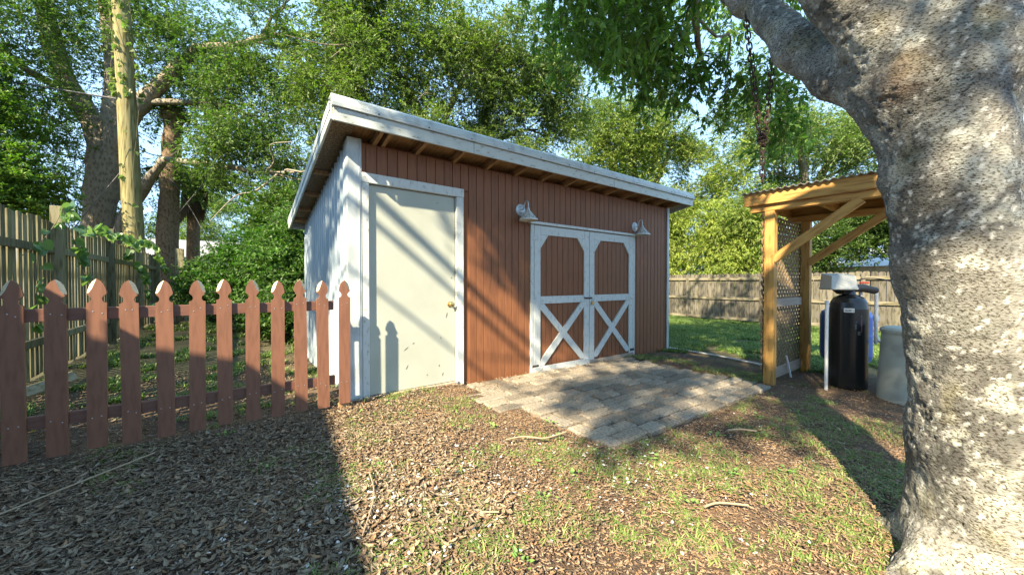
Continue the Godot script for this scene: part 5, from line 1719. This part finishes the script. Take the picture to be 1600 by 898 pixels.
	# sticks
	var sticks := [
		["bent pale stick lying on the mulch near the patio", [Vector3(0.60, 0.03, 1.62), Vector3(0.72, 0.035, 1.66), Vector3(0.83, 0.03, 1.76), Vector3(1.02, 0.03, 1.77)], 0.006],
		["thin dry twig crossing the edge of the shade", [Vector3(-0.28, 0.04, 1.55), Vector3(-0.33, 0.05, 1.8), Vector3(-0.45, 0.04, 2.05)], 0.004],
		["long thin branch lying in front of the picket fence", [Vector3(-1.75, 0.05, 0.95), Vector3(-1.5, 0.06, 0.75), Vector3(-1.28, 0.05, 0.52)], 0.006],
		["short pale stick in the sunny clearing near the oak", [Vector3(1.98, 0.03, 2.45), Vector3(2.06, 0.035, 2.5), Vector3(2.13, 0.03, 2.58)], 0.008],
		["grey twig on the brown mulch left of the oak root", [Vector3(0.92, 0.03, 2.80), Vector3(1.0, 0.035, 2.83), Vector3(1.10, 0.03, 2.92)], 0.007],
		["short yellow stick lying in the middle of the mulch", [Vector3(0.02, 0.04, 2.20), Vector3(0.1, 0.04, 2.26)], 0.006],
	]
	for q in sticks:
		var o := put(numbered("stick"), tube_mesh(smooth_pts(q[1], 4), [q[2], q[2] * 0.8], 7, 0.3, den2), M.stick, self)
		tag(o, q[0], "stick", "sticks on the ground")
func _ready() -> void:
	# camera
	var cam := Camera3D.new()
	cam.name = "camera"
	cam.fov = 75.5
	cam.far = 400.0
	cam.near = 0.05
	add_child(cam)
	cam.look_at_from_position(Vector3(-0.866, 1.1, 3.66), Vector3(-0.866, 1.1, 3.66) + Vector3(0.5967, -0.0138, -0.8025), Vector3.UP)
	cam.current = true
	# sky and exposure
	var sky := ProceduralSkyMaterial.new()
	sky.sky_top_color = lin(0.25, 0.42, 0.66)
	sky.sky_horizon_color = lin(0.40, 0.58, 0.80)
	sky.sky_curve = 0.18
	sky.ground_bottom_color = lin(0.12, 0.11, 0.08)
	sky.ground_horizon_color = lin(0.35, 0.38, 0.36)
	sky.sky_energy_multiplier = 1.0
	var env := Environment.new()
	env.background_mode = Environment.BG_SKY
	env.sky = Sky.new()
	env.sky.sky_material = sky
	env.background_energy_multiplier = 0.78
	env.tonemap_mode = Environment.TONE_MAPPER_LINEAR
	env.tonemap_exposure = 3.75
	env.sdfgi_enabled = true
	env.ssao_enabled = true
	env.ssil_enabled = true
	var we := WorldEnvironment.new()
	we.name = "world_environment"
	we.environment = env
	add_child(we)
	# sun: low, from the left and slightly behind the camera
	var sun := DirectionalLight3D.new()
	sun.name = "sun"
	sun.light_energy = 1.6
	sun.light_color = Color(1.0, 0.93, 0.80)
	sun.light_angular_distance = 0.7
	sun.shadow_enabled = true
	add_child(sun)
	sun.look_at_from_position(Vector3.ZERO, Vector3(0.90, -0.76, -0.44), Vector3.UP)
	# large structure
	gn = noise(FastNoiseLite.TYPE_SIMPLEX_SMOOTH, 0.5, 11, 3)
	gn2 = noise(FastNoiseLite.TYPE_SIMPLEX, 3.0, 12, 4)
	make_materials()
	M.dead_frond = mat(Color(0.20, 0.145, 0.085), 0.9)
	M.frond = mat(Color(0.06, 0.10, 0.035), 0.6)
	M.weed_a = mat(Color(0.09, 0.18, 0.035), 0.5)
	M.weed_b = mat(Color(0.14, 0.24, 0.05), 0.5)
	M.stick = mat(Color(0.30, 0.24, 0.16), 0.85)
	build_ground()
	build_patio()
	build_shed()
	build_left_fence()
	build_right_fence()
	build_big_oak()
	build_trees()
	build_far_things()
	# objects
	build_picket_fence()
	build_shelter()
	build_tanks()
	wall_lamp(Vector3(1.985, 2.0, 0.001), "white cone wall lamp above the left barn door's hinge side")
	wall_lamp(Vector3(4.335, 2.0, 0.001), "white cone wall lamp at the right barn door's outer edge")
	build_ground_cover()
